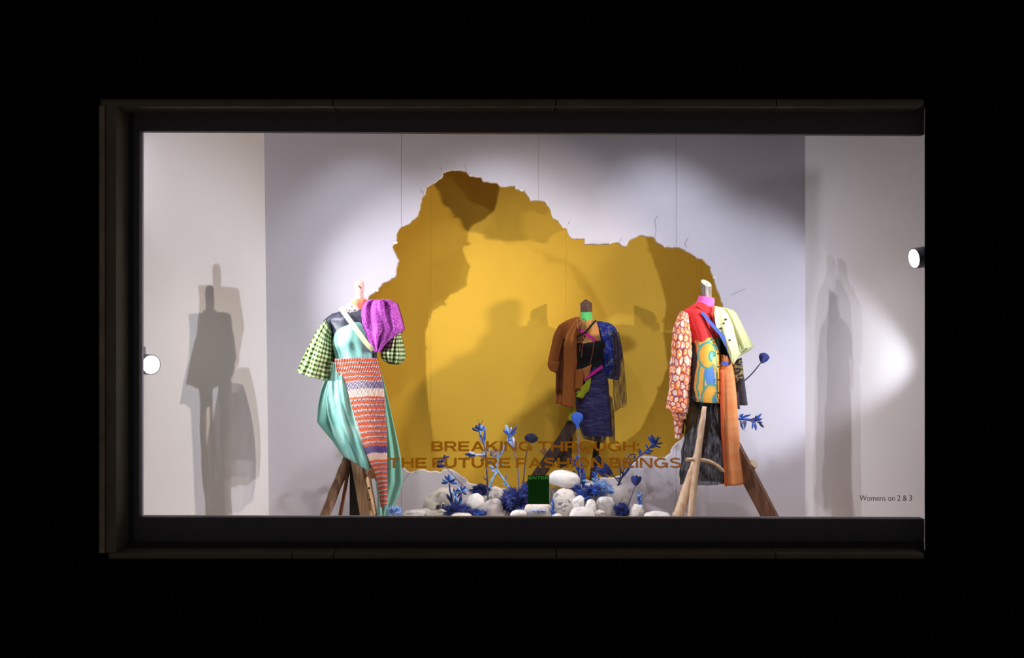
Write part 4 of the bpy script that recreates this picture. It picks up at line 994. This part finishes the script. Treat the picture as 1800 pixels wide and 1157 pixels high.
stones = [
 (992, 842.5, 27.5, 15, 1.72, 0.11, W_, 'large smooth flat white stone lying on top of the heap', -.14, .07, 1, .0),
 (992, 884, 22, 24, 1.6, 0.09, K_, 'upright speckled white stone right below the large flat one', .15, .09, 2, .12),
 (1083, 880, 23, 26, 1.83, 0.1, G_, 'greyish lilac boulder under the pale blue moss at right', -.35, .08, 3, .15),
 (1023, 915, 24, 24, 1.24, 0.11, W_, 'big white dome stone cut by the sill, below the speckled one', 0, .05, 4, .08),
 (1017, 884, 11.5, 8.5, 1.45, 0.045, W_, 'small angular white stone behind the big dome stone', .5, .3, 5, 0.1),
 (1039, 891, 10, 11.5, 1.42, 0.045, W_, 'small pitted white stone between dome and rounded block', .4, .16, 6, 0.075),
 (1064, 889, 15.5, 15.5, 1.56, 0.075, W_, 'rounded white block stone right of the small pitted one', 0, .12, 7, 0.06),
 (1054, 904, 10, 7, 1.28, 0.05, K_, 'small flat speckled stone at the sill under the rounded block', .2, .12, 8, .1),
 (979, 908, 8, 5, 1.22, 0.05, W_, 'little white pebble at the sill left of the dome stone', 0, .1, 9, .08),
 (974, 868, 6, 12, 1.76, 0.035, W_, 'narrow upright white stone beside the green and black sign', -.25, .1, 10, .2),
 (1117, 905, 13, 20, 1.42, 0.07, K_, 'speckled grey stone at the right end of the heap', -.5, .12, 11, .1),
 (1155, 915, 25, 16, 1.26, 0.12, W_, 'low white dome stone standing alone right of the heap', 0, .04, 12, .06),
 (1195, 912, 14, 13, 1.62, 0.07, W_, 'white stone behind the branch legs of the right mannequin', 0, .08, 13, .06),
 (833, 886, 20, 16.5, 1.54, 0.085, W_, 'bright oval white stone left of the dark blue moss', .55, .06, 14, .15),
 (869, 867, 16, 11, 1.97, 0.06, W_, 'white stone with wavy seam at the lower edge of the hole', -.1, .12, 15, .3),
 (842, 862, 11, 10, 1.98, 0.05, B_, 'beige stone half hidden by moss at the lower edge of the hole', 0, .12, 16, .3),
 (858, 878, 9, 7, 1.72, 0.04, W_, 'small white stone beside the bright oval one', .3, .14, 17, 0.125),
 (866, 896, 21, 18, 1.42, 0.08, G_, 'smooth grey stone leaning at the left of the dark blue moss', .75, .06, 18, .12),
 (948, 868, 21, 26, 1.74, 0.07, W_, 'tall white stone behind the green and black sign', 0, .1, 19, .1),
 (945, 900, 26, 15, 1.36, 0.08, B_, 'rough pale stone with blue moss below the sign', 0, .14, 20, .1),
 (900, 893, 22, 20, 1.63, 0.08, G_, 'grey stone under the dark blue moss mound', .5, .1, 21, .12),
 (778, 886, 36, 26, 1.9, 0.14, B_, 'large rough beige boulder behind the star-leaved blue plant', .35, .13, 22, .1),
 (733, 904, 25, 8.5, 1.56, 0.09, W_, 'flat white stone at the far left of the heap', .12, .14, 23, .05),
 (765, 905, 20, 8, 1.42, 0.07, B_, 'flat beige stone in front of the large boulder', .15, .14, 24, .05),
 (812, 908, 17, 7, 1.28, 0.07, B_, 'flat pale stone under the blue moss beside the bright oval stone', 0, .14, 25, .05),
 (1030, 862, 14, 11, 2.0, 0.05, G_, 'shaded grey stone at the lower edge of the hole', 0, .12, 26, .3),
 (1047, 862, 22, 14, 1.74, 0.07, W_, 'white stone under the pale blue moss cap', 0, .1, 27, .25),
 (911, 905, 14, 8, 1.22, 0.06, W_, 'small white stone at the sill below the dark blue moss', 0, .12, 28, .05),
]
STONE = {}
for (x, y, rx, ry, Y, rd, mt, lb, rot, rg, sd, rc) in stones:
    STONE[sd] = rock(x, y, rx, ry, Y, rd, M[mt], lb, rot, rg, sd, rc, square=.25 if mt != G_ else .1)

# ------------------------------------------------------------------ blue painted plants
def bluemat(name, a, b, rough=.6):
    return ramp_noise(name, [(.3, a), (.7, b)], (30, 30, 30), 3, .5, rough, .2)
M['blue'] = bluemat('blue_paint', C(30, 66, 165), C(58, 104, 202))
M['sky_blue'] = bluemat('light_blue_paint', C(86, 146, 214), C(160, 200, 240))
M['navy_blue'] = bluemat('navy_paint', C(36, 42, 98), C(62, 74, 148))
M['pale_lilac'] = bluemat('pale_lilac_paint', C(150, 160, 215), C(205, 210, 240))
M['stem_grey'] = bluemat('blue_grey_stem', C(72, 72, 118), C(130, 128, 165))
M['stem_dark'] = bluemat('dark_stem', C(40, 36, 60), C(66, 62, 96))
M['black_blue'] = bluemat('blue_black_paint', C(20, 22, 42), C(36, 38, 70))
_leaf = {}
def leafmesh(kind, mat):
    key = (kind, mat)
    if key in _leaf: return _leaf[key]
    # unit leaf along +Z, width along X, curled in Y
    prof = {'lance': [(0, .05), (.2, .6), (.5, 1.0), (.8, .6), (1, .04)],
            'strap': [(0, .35), (.25, .8), (.6, 1.0), (.85, .9), (1, .5)],
            'bud': [(0, .12), (.25, .7), (.6, 1.0), (.85, .75), (1, .15)]}[kind]
    curl = {'lance': .12, 'strap': .25, 'bud': -.25}[kind]
    vs, fs = [], []
    for s in (0, 1):
        for z, wd in prof:
            for x in (-1, 0, 1):
                y = curl*(z*z)+(.18*wd*.5 if x == 0 else 0)*(-1)+s*.045
                vs.append((x*wd*.5, y, z))
    n = len(prof)*3
    for j in range(len(prof)-1):
        for i in range(2):
            a = 3*j+i; fs.append((a, a+1, a+4, a+3)); fs.append((n+a+3, n+a+4, n+a+1, n+a))
    rim = [0, 1, 2]+[3*j+2 for j in range(1, len(prof))]+[3*(len(prof)-1)+1, 3*(len(prof)-1)]+[3*j for j in range(len(prof)-2, 0, -1)]
    for a, b in zip(rim, rim[1:]+rim[:1]): fs.append((a, b, n+b, n+a))
    me = fixn(mesh('leaf', vs, fs)); me.materials.append(M[mat]); me.polygons.foreach_set('use_smooth', [True]*len(me.polygons))
    _leaf[key] = me; return me
rl = random.Random(21)
def leaf(name, base, ang, length, width, mat, parent, kind='lance', tilt=0.0, roll=None):
    """ang: direction in the picture plane, degrees from straight up (clockwise); length and width in metres; tilt towards the glass"""
    o = bpy.data.objects.new(name, leafmesh(kind, mat)); COL.objects.link(o)
    a = math.radians(ang)
    m = Matrix.Translation(base) @ Matrix.Rotation(a, 4, 'Y') @ Matrix.Rotation(tilt, 4, 'X') @ Matrix.Rotation(rl.uniform(-.6, .6) if roll is None else roll, 4, 'Z') @ Matrix.Diagonal((width, width, length, 1))
    o.parent = parent
    if parent.type == 'EMPTY': o.matrix_parent_inverse = Matrix.Translation(-parent.location)
    o.matrix_basis = m
    return o
def plant(name, x, y, Y, label, cat='plant'):
    return thing(name, P(x, y, Y), label, cat)
def stem(pts, Y, r, mat, parent, name='stem'):
    return branch(name, [(P(p[0], p[1], Y+(p[2] if len(p) > 2 else 0)), .8*r*(1-.35*i/len(pts))) for i, p in enumerate(pts)], M[mat], parent, 7, 4, .15)
def px(n, Y): return n*(D+Y)/F
def lily(x, y, Y, parent, ang, size, mats, n=6, spread=55, wide=.26):
    """trumpet flower opening along ang; petals are parts"""
    for i in range(n):
        t = (i/(n-1)-.5)*2
        leaf('petal', P(x, y, Y), ang+t*spread+rl.uniform(-8, 8), px(size*(1-.15*abs(t))*rl.uniform(.75, 1.15), Y), px(size*wide*(.8+.5*rl.random()), Y), mats[i % len(mats)], parent, 'strap', tilt=-.5*math.cos(t*1.4)+.3*(i % 2), roll=t*.8)
    a = math.radians(ang)
    c = P(x, y, Y); d = Vector((math.sin(a), -.15, math.cos(a)))
    branch('flower_tube', [(c-d*px(size*.7, Y), px(1.0, Y)), (c-d*px(size*.25, Y), px(1.8, Y)), (c+d*px(size*.15, Y), px(2.6, Y))], M[mats[0]], parent, 8, 3, .1)
    for s in (-10, 8): 
        q = math.radians(ang+s); e = Vector((math.sin(q), -.2, math.cos(q)))
        branch('stamen', [(c, .0025), (c+e*px(size*1.05, Y), .002), (c+e*px(size*1.15, Y), .004)], M['black_blue'], parent, 5, 2, 0)
def bud(x, y, Y, parent, ang, size, wid, mat, n=5):
    """pleated tulip-like dried bud, base at x,y"""
    for i in range(n):
        t = (i/(n-1)-.5)*2
        leaf('petal', P(x, y, Y+.01*abs(t)), ang+t*24*wid, px(size*(1-.1*(1-abs(t)) if wid > 1 else size/size*(1-.12*abs(t))), Y) if False else px(size, Y)*(1-.1*abs(t)), px(size*.48*wid, Y), mat, parent, 'bud', tilt=-.1, roll=t*.5)

# tall lily left of centre with a side flower
YA = 1.62
p = plant('lily_plant', 857, 880, YA, 'tall blue lily plant with star flower and side bloom, left of the sign')
stem([(858, 885), (857, 858), (856, 825), (854, 800), (852, 784), (847, 768), (843, 760)], YA, .013, 'stem_grey', p)
lily(844, 760, YA, p, 2, 19, ['sky_blue', 'blue', 'navy_blue', 'sky_blue', 'blue'], 6, 62)
leaf('petal', P(843, 757, YA), -70, px(13, YA), px(7, YA), 'black_blue', p, 'strap')
leaf('leaf', P(851, 783, YA), 4, px(30, YA), px(5, YA), 'blue', p, 'lance'); leaf('leaf', P(852, 784, YA), -30, px(22, YA), px(4, YA), 'pale_lilac', p, 'lance')
stem([(854, 806), (848, 803), (840, 801)], YA, .008, 'stem_grey', p, 'side_stem')
lily(838, 800, YA-.03, p, -93, 20, ['pale_lilac', 'sky_blue', 'pale_lilac', 'blue'], 5, 26)
leaf('leaf', P(853, 798, YA), 25, px(14, YA), px(8, YA), 'sky_blue', p); leaf('leaf', P(856, 806, YA), -40, px(17, YA), px(6, YA), 'pale_lilac', p)
leaf('leaf', P(843, 810, YA), 80, px(10, YA), px(4, YA), 'stem_grey', p)
leaf('leaf', P(856, 845, YA), -50, px(9, YA), px(3, YA), 'stem_grey', p)
stem([(860, 858), (866, 842), (873, 830)], YA-.02, .016, 'sky_blue', p, 'side_stem')
# forked plant with a thistle head
p = plant('thistle_plant', 897, 880, YA, 'forked pale blue plant with fluffy thistle head next to the tall lily')
stem([(899, 880), (896, 862), (887, 845), (876, 830), (873, 822), (876, 806), (882, 796), (887, 783)], YA, .014, 'sky_blue', p)
leaf('leaf', P(882, 800, YA), 14, px(20, YA), px(6, YA), 'blue', p)
leaf('leaf', P(888, 846, YA), 8, px(13, YA), px(4, YA), 'stem_grey', p); leaf('leaf', P(893, 853, YA), -75, px(11, YA), px(4, YA), 'sky_blue', p)
leaf('leaf', P(894, 864, YA), -60, px(12, YA), px(4, YA), 'pale_lilac', p); leaf('leaf', P(875, 829, YA), -80, px(12, YA), px(7, YA), 'pale_lilac', p)
leaf('leaf', P(857, 812, YA), 88, px(9, YA), px(4, YA), 'blue', p); leaf('leaf', P(869, 824, YA), -60, px(11, YA), px(6, YA), 'sky_blue', p); leaf('leaf', P(875, 818, YA), 80, px(12, YA), px(4, YA), 'pale_lilac', p)
def puff(name, x, y, rx, ry, Y, n, mats, parent, ln=3.5, wd=.5, seed=1, up=.0, depth=None):
    """soft tuft: many tiny blades on a dome"""
    r = random.Random(seed); vs, fs, mi = [], [], []
    k = (D+Y)/F; c = P(x, y, Y); dp = depth or rx*k
    for i in range(n):
        while True:
            d = Vector((r.uniform(-1, 1), r.uniform(-1, .35), r.uniform(-1, 1)))
            if .05 < d.length < 1: break
        if r.random() < .8: d.normalize(); d *= r.uniform(.82, 1.0)
        b0 = c+Vector((d.x*rx*k, d.y*dp, d.z*ry*k))
        if b0.z < FLOOR: continue
        e = (d.normalized()*.9+Vector((r.uniform(-.8, .8), r.uniform(-.8, .2), r.uniform(-.6, .8)+up))).normalized()*ln*k*r.uniform(.5, 1.3)
        s = e.cross(Vector((r.uniform(-1, 1), r.uniform(-1, 1), r.uniform(-1, 1)))).normalized()*wd*k
        m = len(vs); vs += [b0-s, b0+s, b0+e*.6+s*.7, b0+e]; fs.append((m, m+1, m+2, m+3)); mi.append(r.randrange(len(mats)))
    me = mesh(name, vs, fs)
    for q in mats: me.materials.append(M[q])
    me.polygons.foreach_set('material_index', mi)
    return link(name, me, None, parent, None, shade=False)
puff('thistle_head', 871, 797, 9, 6, YA, 420, ['stem_grey', 'pale_lilac', 'stem_dark'], p, 3, .5, 3)['kind'] = 'stuff'
# second lily and the dark tulip bud
YC = 1.60
p = plant('lily_plant', 913, 880, YC, 'slender stem with pale blue lily flower left of the dark tulip bud')
stem([(913, 885), (912, 855), (910, 825), (906, 800), (902, 780), (899, 772)], YC, .009, 'stem_grey', p)
lily(896, 766, YC, p, 12, 19, ['blue', 'sky_blue', 'pale_lilac', 'navy_blue'], 5, 60)
leaf('petal', P(897, 768, YC), 215, px(7, YC), px(6, YC), 'sky_blue', p, 'strap')
leaf('petal', P(903, 785, YC), -8, px(17, YC), px(7, YC), 'pale_lilac', p, 'strap'); leaf('petal', P(903, 786, YC), -38, px(18, YC), px(6, YC), 'sky_blue', p, 'strap')
leaf('leaf', P(909, 790, YC), 2, px(13, YC), px(3, YC), 'stem_grey', p)
p = plant('tulip_bud', 918, 880, YC, 'dark navy tulip-shaped bud on a thin stem left of the middle legs')
stem([(918, 885), (920, 850), (923, 815), (926, 795), (932, 778)], YC, .008, 'stem_dark', p)
bud(933, 779, YC, p, 6, 18, 1.5, 'black_blue', 6); 
# bell flowers at the left
YD = 1.58
p = plant('bell_flower', 840, 880, YD, 'thin leaning stem with hanging navy bells above the star-leaved plant')
stem([(840, 884), (826, 865), (808, 848), (792, 830), (785, 822), (782, 812)], YD, .006, 'stem_grey', p)
leaf('petal', P(783, 819, YD), -92, px(16, YD), px(7, YD), 'navy_blue', p, 'strap', roll=0); leaf('petal', P(782, 811, YD), -95, px(15, YD), px(5, YD), 'navy_blue', p, 'strap', roll=0)
leaf('petal', P(781, 812, YD), -35, px(10, YD), px(5, YD), 'blue', p, 'strap'); leaf('petal', P(781, 808, YD), 5, px(8, YD), px(5, YD), 'navy_blue', p, 'strap'); leaf('petal', P(782, 806, YD), 65, px(8, YD), px(4, YD), 'navy_blue', p, 'strap')
# star leaved plant
YE = 1.45
p = plant('star_leaf_plant', 800, 905, YE, 'bushy blue plant with star rosettes in front of the boulder')
for pts in ([(797, 905), (795, 880), (791, 862), (790, 850)], [(806, 905), (808, 882), (811, 866)], [(801, 905), (798, 890), (788, 876), (786, 869)], [(803, 905), (800, 885), (800, 870)]):
    stem(pts, YE, .013, 'navy_blue', p)
for (x, y, n, s, a0) in ((789, 848, 7, 17, 0), (811, 864, 6, 13, 20), (800, 868, 5, 11, -20)):
    for i in range(n):
        a = a0-100+200*i/(n-1)
        leaf('leaf', P(x, y, YE), a, px(s*(.8+.25*rl.random()), YE), px(s*.34, YE), ['blue', 'sky_blue', 'navy_blue'][i % 3], p, 'lance', tilt=-.35+.5*(i % 2))
for i in range(26):
    b = P(791+rl.uniform(0, 20), 875+rl.uniform(0, 28), YE+rl.uniform(-.05, .05))
    leaf('leaf', b, rl.uniform(-60, 60), px(rl.uniform(9, 15), YE), px(rl.uniform(3, 4.5), YE), rl.choice(['navy_blue', 'blue', 'navy_blue', 'sky_blue']), p, 'lance', tilt=rl.uniform(-.5, .3))
# tall blue tulip before the middle mannequin
YF_ = 1.66
p = plant('tulip_bud', 1020, 880, YF_, 'tall bright blue tulip bud in front of the navy skirt')
stem([(1021, 885), (1020, 830), (1018, 800), (1016.5, 770), (1015, 750)], YF_, .007, 'stem_grey', p)
bud(1014.5, 749, YF_, p, 0, 25, .85, 'blue', 6)
leaf('petal', P(1015, 756, YF_), 0, px(12, YF_), px(6, YF_), 'blue', p, 'bud')
# leafy plant behind the flat stone
YG = 1.92
p = plant('leafy_plant', 1030, 880, YG, 'leafy blue plant rising behind the large flat stone')
for pts in ([(1028, 885), (1024, 850), (1017, 830), (1010, 810)], [(1028, 885), (1026, 860), (1028, 840), (1022, 815)], [(1030, 885), (1032, 866), (1042, 855)]):
    stem(pts, YG, .017, 'blue', p)
for i in range(20):
    t = rl.random(); b = P(1009+14*t+rl.uniform(-5, 5), 806+36*t+rl.uniform(-3, 6), YG+rl.uniform(-.04, .04))
    leaf('leaf', b, rl.uniform(-120, 100), px(rl.uniform(8, 14), YG), px(rl.uniform(4, 6), YG), rl.choice(['blue', 'navy_blue', 'sky_blue', 'blue']), p, 'lance', tilt=rl.uniform(-.5, .3))
# feather bundle lying along the rim, and a dark bud
p = plant('feather_bundle', 1076, 846, 2.05, 'bundle of blue feathery leaves lying along the lower rim of the hole')
for i in range(14):
    leaf('leaf', P(1080-rl.uniform(0, 14), 840-rl.uniform(-2, 8), 2.06+rl.uniform(-.06, .06)), -52+rl.uniform(-12, 12), px(rl.uniform(18, 34), 2.0), px(rl.uniform(4, 7), 2.0), rl.choice(['navy_blue', 'blue', 'navy_blue']), p, 'lance', tilt=rl.uniform(-.2, .2))
YH = 2.02
p = plant('seed_head', 1083, 842, YH, 'black seed head on a thin dark stem leaning left over the rim of the hole')
stem([(1092, 852), (1083, 842), (1070, 828), (1058, 816)], YH, .008, 'stem_dark', p)
bud(1059, 817, YH, p, -52, 20, .9, 'black_blue', 5)
# fringed blue flower spray at the right, with curled twigs
p = plant('flower_spray', 1090, 850, 2.0, 'blue flower spray reaching right over the rim of the hole')
stem([(1084, 858), (1094, 838), (1108, 818), (1122, 804), (1137, 792), (1148, 781)], 1.98, .012, 'blue', p)
lily(1148, 781, 1.97, p, 40, 17, ['blue', 'navy_blue', 'blue'], 7, 75)
for (x, y, a, l) in ((1125, 801, -10, 11), (1130, 797, 85, 16), (1136, 792, 95, 14), (1128, 799, -20, 12), (1139, 789, -25, 10), (1133, 795, 110, 12), (1118, 808, -30, 9), (1142, 787, 80, 12), (1097, 833, -60, 9), (1104, 822, 75, 10), (1092, 843, -70, 10), (1099, 830, 60, 9)):
    leaf('leaf', P(x, y, 1.97), a, px(l, 2), px(3.6, 2), rl.choice(['blue', 'navy_blue', 'blue']), p)
p = plant('curled_twig', 1085, 850, 1.96, 'curled grey twigs between the black seed head and blue spray')
for pts in ([(1087, 856), (1093, 838), (1098, 822), (1103, 806), (1110, 799), (1118, 800)], [(1086, 856), (1090, 842), (1091, 824), (1089, 811), (1084, 806), (1086, 813), (1091, 815)], [(1086, 856), (1092, 842), (1101, 832), (1107, 822), (1106, 812), (1114, 806)]):
    stem(pts, 1.96, .008, 'stem_dark', p, 'twig')
puff('twig_tufts', 1104, 806, 7, 7, 1.96, 90, ['stem_grey', 'sky_blue'], p, 3, .5, 8)['kind'] = 'stuff'
puff('twig_tufts', 1089, 818, 5, 9, 1.96, 80, ['stem_grey', 'sky_blue', 'stem_dark'], p, 3, .5, 9)['kind'] = 'stuff'
# heart shaped bud and small cones
p = plant('heart_bud', 1104, 898, 1.55, 'dark heart-shaped bud on a leaning stem below the lettering')
stem([(1101, 900), (1107, 882), (1113, 864), (1117, 853)], 1.55, .006, 'stem_dark', p)
for t in (-1, 1, 0): leaf('petal', P(1117.5, 854.5, 1.55+.012*abs(t)), 4+t*19, px(19, 1.55), px(11, 1.55), 'navy_blue', p, 'bud', tilt=-.1, roll=t*.4)
for (x, y0, y1, wd, Y, mt, lb) in ((1125, 900, 870, 5, 1.42, 'blue', 'small bright blue flower cone at the right end of the heap'), (972, 925, 881, 5.5, 1.22, 'blue', 'slim bright blue flower cone at the sill left of the speckled stone'), (1047, 862, 833, 10, 1.72, 'blue', 'fluffy blue flower cone above the pale blue moss cap')):
    p = plant('flower_cone', x, y0, Y, lb)
    stem([(x, y0+14), (x, (y0+y1)/2), (x+.5, y1+2)], Y, .012, mt, p)
    m = 26
    for i in range(m):
        t = i/m; yy = y0+(y1-y0)*t; sp_ = wd*(1-t*.75)
        leaf('petal', P(x+rl.uniform(-.5, .5)*sp_, yy, Y+rl.uniform(-.03, .01)), rl.uniform(-45, 45), px(6+wd*.4, Y), px(2.8, Y), rl.choice([mt, 'sky_blue', 'navy_blue', mt]), p, 'lance', tilt=rl.uniform(-.6, .2))
# flowers at the hand of the right mannequin
YS = 1.55
p = plant('tulip_bud', 1307, 672, YS, 'single navy bud on a curved stem held beside the dark sleeve')
stem([(1300, 676), (1309, 669), (1319, 660), (1328, 650), (1338, 637)], YS, .009, 'stem_dark', p)
bud(1339, 639, YS, p, 22, 20, .95, 'navy_blue', 6)
p = plant('flower_spray', 1300, 740, YS, 'blue flower spray sticking out beside the orange trouser leg')
stem([(1288, 737), (1306, 737), (1320, 739), (1330, 740)], YS, .016, 'blue', p)
for (x, y, a, l, mt) in ((1300, 735, 75, 22, 'blue'), (1305, 737, 95, 20, 'blue'), (1318, 738, 80, 16, 'navy_blue'), (1326, 740, 45, 19, 'blue'), (1329, 740, 70, 12, 'navy_blue'), (1327, 742, 172, 16, 'blue'), (1324, 741, 185, 14, 'blue'), (1330, 742, 100, 11, 'navy_blue'), (1328, 739, 10, 9, 'navy_blue'), (1312, 738, 195, 18, 'stem_grey'), (1310, 738, 215, 15, 'stem_grey'), (1318, 739, 115, 12, 'stem_grey'), (1304, 739, 165, 20, 'sky_blue'), (1301, 737, 165, 20, 'stem_grey'), (1299, 733, 60, 10, 'blue'), (1333, 743, 130, 14, 'black_blue')):
    leaf('leaf', P(x, y, YS-.02), a, px(l, YS), px(5.0, YS), mt, p, 'lance')

# ------------------------------------------------------------------ moss and lichen cushions
def moss(x, y, rx, ry, Y, n, mats, label, ln=3.5, seed=1, depth=.14, wd=.3, core=.9, parent=None):
    """cushion: a knobbly core bristling with tiny blades"""
    r = random.Random(seed); vs, fs, mi = [], [], []
    k = (D+Y)/F; c = P(x, y, Y); dp = depth
    bm = bmesh.new(); bmesh.ops.create_icosphere(bm, subdivisions=4, radius=1.0)
    sh = Vector((seed*5.3, 0, 0))
    for v in bm.verts:
        p = v.co.copy(); d = core*(.74+.75*noise.noise(p*1.5+sh)+.42*noise.noise(p*4+sh)+.2*noise.noise(p*11+sh))
        q = c+Vector((p.x*rx*k*d, p.y*dp*d, p.z*ry*k*d)); q.z = max(q.z, FLOOR+.002); v.co = q
    bm.normal_update(); bm.verts.index_update()
    for v in bm.verts: vs.append(v.co.copy())
    for f in bm.faces: fs.append(tuple(v.index for v in f.verts)); mi.append(0 if noise.noise(f.calc_center_median()*30) < .12 else 1 % len(mats))
    src = [(v.co.copy(), v.normal.copy()) for v in bm.verts if v.co.z > FLOOR+.01 and v.normal.y < .4]
    bm.free()
    for i in range(int(n*1.7) if src else 0):
        b0, nn = src[r.randrange(len(src))]
        b0 = b0+Vector((r.uniform(-1, 1), r.uniform(-1, 1), r.uniform(-1, 1)))*.008
        e = (nn*.9+Vector((r.uniform(-.9, .9), r.uniform(-.7, .2), r.uniform(-.6, 1.0)))).normalized()*ln*k*r.uniform(.4, 1.2)*(1.9 if r.random() < .08 else 1)
        s = e.cross(Vector((r.uniform(-1, 1), r.uniform(-1, 1), r.uniform(-1, 1)))).normalized()*wd*k
        m = len(vs); vs += [b0-s, b0+s, b0+e*.6+s*.7, b0+e]; fs.append((m, m+1, m+2, m+3)); mi.append(r.randrange(len(mats)))
    me = mesh('moss_cushion', vs, fs)
    for q in mats: me.materials.append(M[q])
    me.polygons.foreach_set('material_index', mi)
    if parent is not None:
        o = link('moss', me, None, parent, 'stuff', shade=False); o['label'] = label
    else:
        o = link('moss_cushion', me, None, None, 'stuff', shade=False); tag(o, label, 'moss')
    return o
DK = ['navy_blue', 'navy_blue', 'blue', 'stem_dark']; LT = ['sky_blue', 'pale_lilac', 'sky_blue', 'pale_lilac']; MD = ['blue', 'navy_blue', 'stem_grey']
moss(903, 880, 30, 26, 1.50, 3600, DK, 'dark blue moss mound left of the sign', 4.5, 31, .16, parent=STONE[21])
moss(925, 868, 16, 18, 1.58, 1200, MD, 'mid blue moss behind the left edge of the sign', 4, 32, .1, parent=STONE[21])
moss(940, 900, 30, 10, 1.34, 900, LT, 'pale blue lichen below the sign', 4.5, 33, .08, parent=STONE[20])
moss(1058, 858, 19, 12, 1.67, 1500, ['sky_blue', 'pale_lilac', 'sky_blue'], 'pale blue moss cap on the stone right of the tall tulip', 4, 34, .085, parent=STONE[27])
moss(1040, 862, 17, 13, 1.64, 700, MD, 'mid blue moss at the left of the pale cap', 4, 35, .1, parent=STONE[27])
moss(1024, 872, 15, 10, 1.60, 900, MD, 'blue moss right of the speckled stone', 4, 36, .1, parent=STONE[27])
moss(1093, 898, 16, 13, 1.44, 1300, DK, 'dark blue moss at the foot of the lilac boulder', 4.5, 37, .1, parent=STONE[11])
moss(806, 898, 26, 12, 1.34, 1500, DK, 'dark blue moss around the star-leaved plant', 4.5, 38, .07, parent=STONE[25])
moss(838, 903, 18, 8, 1.34, 600, MD, 'blue moss at the foot of the bright oval stone', 4, 39, .08, parent=STONE[25])
moss(846, 862, 20, 11, 1.80, 800, DK, 'dark blue moss along the lower left edge of the hole', 4.5, 40, .08, parent=STONE[16])
moss(692, 902, 13, 13, 0.98, 700, LT, 'pale blue moss tuft beside the teal hem', 4, 41, .08)
moss(1012, 858, 9, 8, 1.68, 350, MD, 'small blue moss tuft at the right tip of the flat stone', 4, 42, .06, parent=STONE[1])
moss(776, 893, 10, 10, 1.60, 160, ['stem_dark', 'rock_beige'], 'dry dark twigs on the beige boulder', 5, 43, .06, .3, parent=STONE[22])
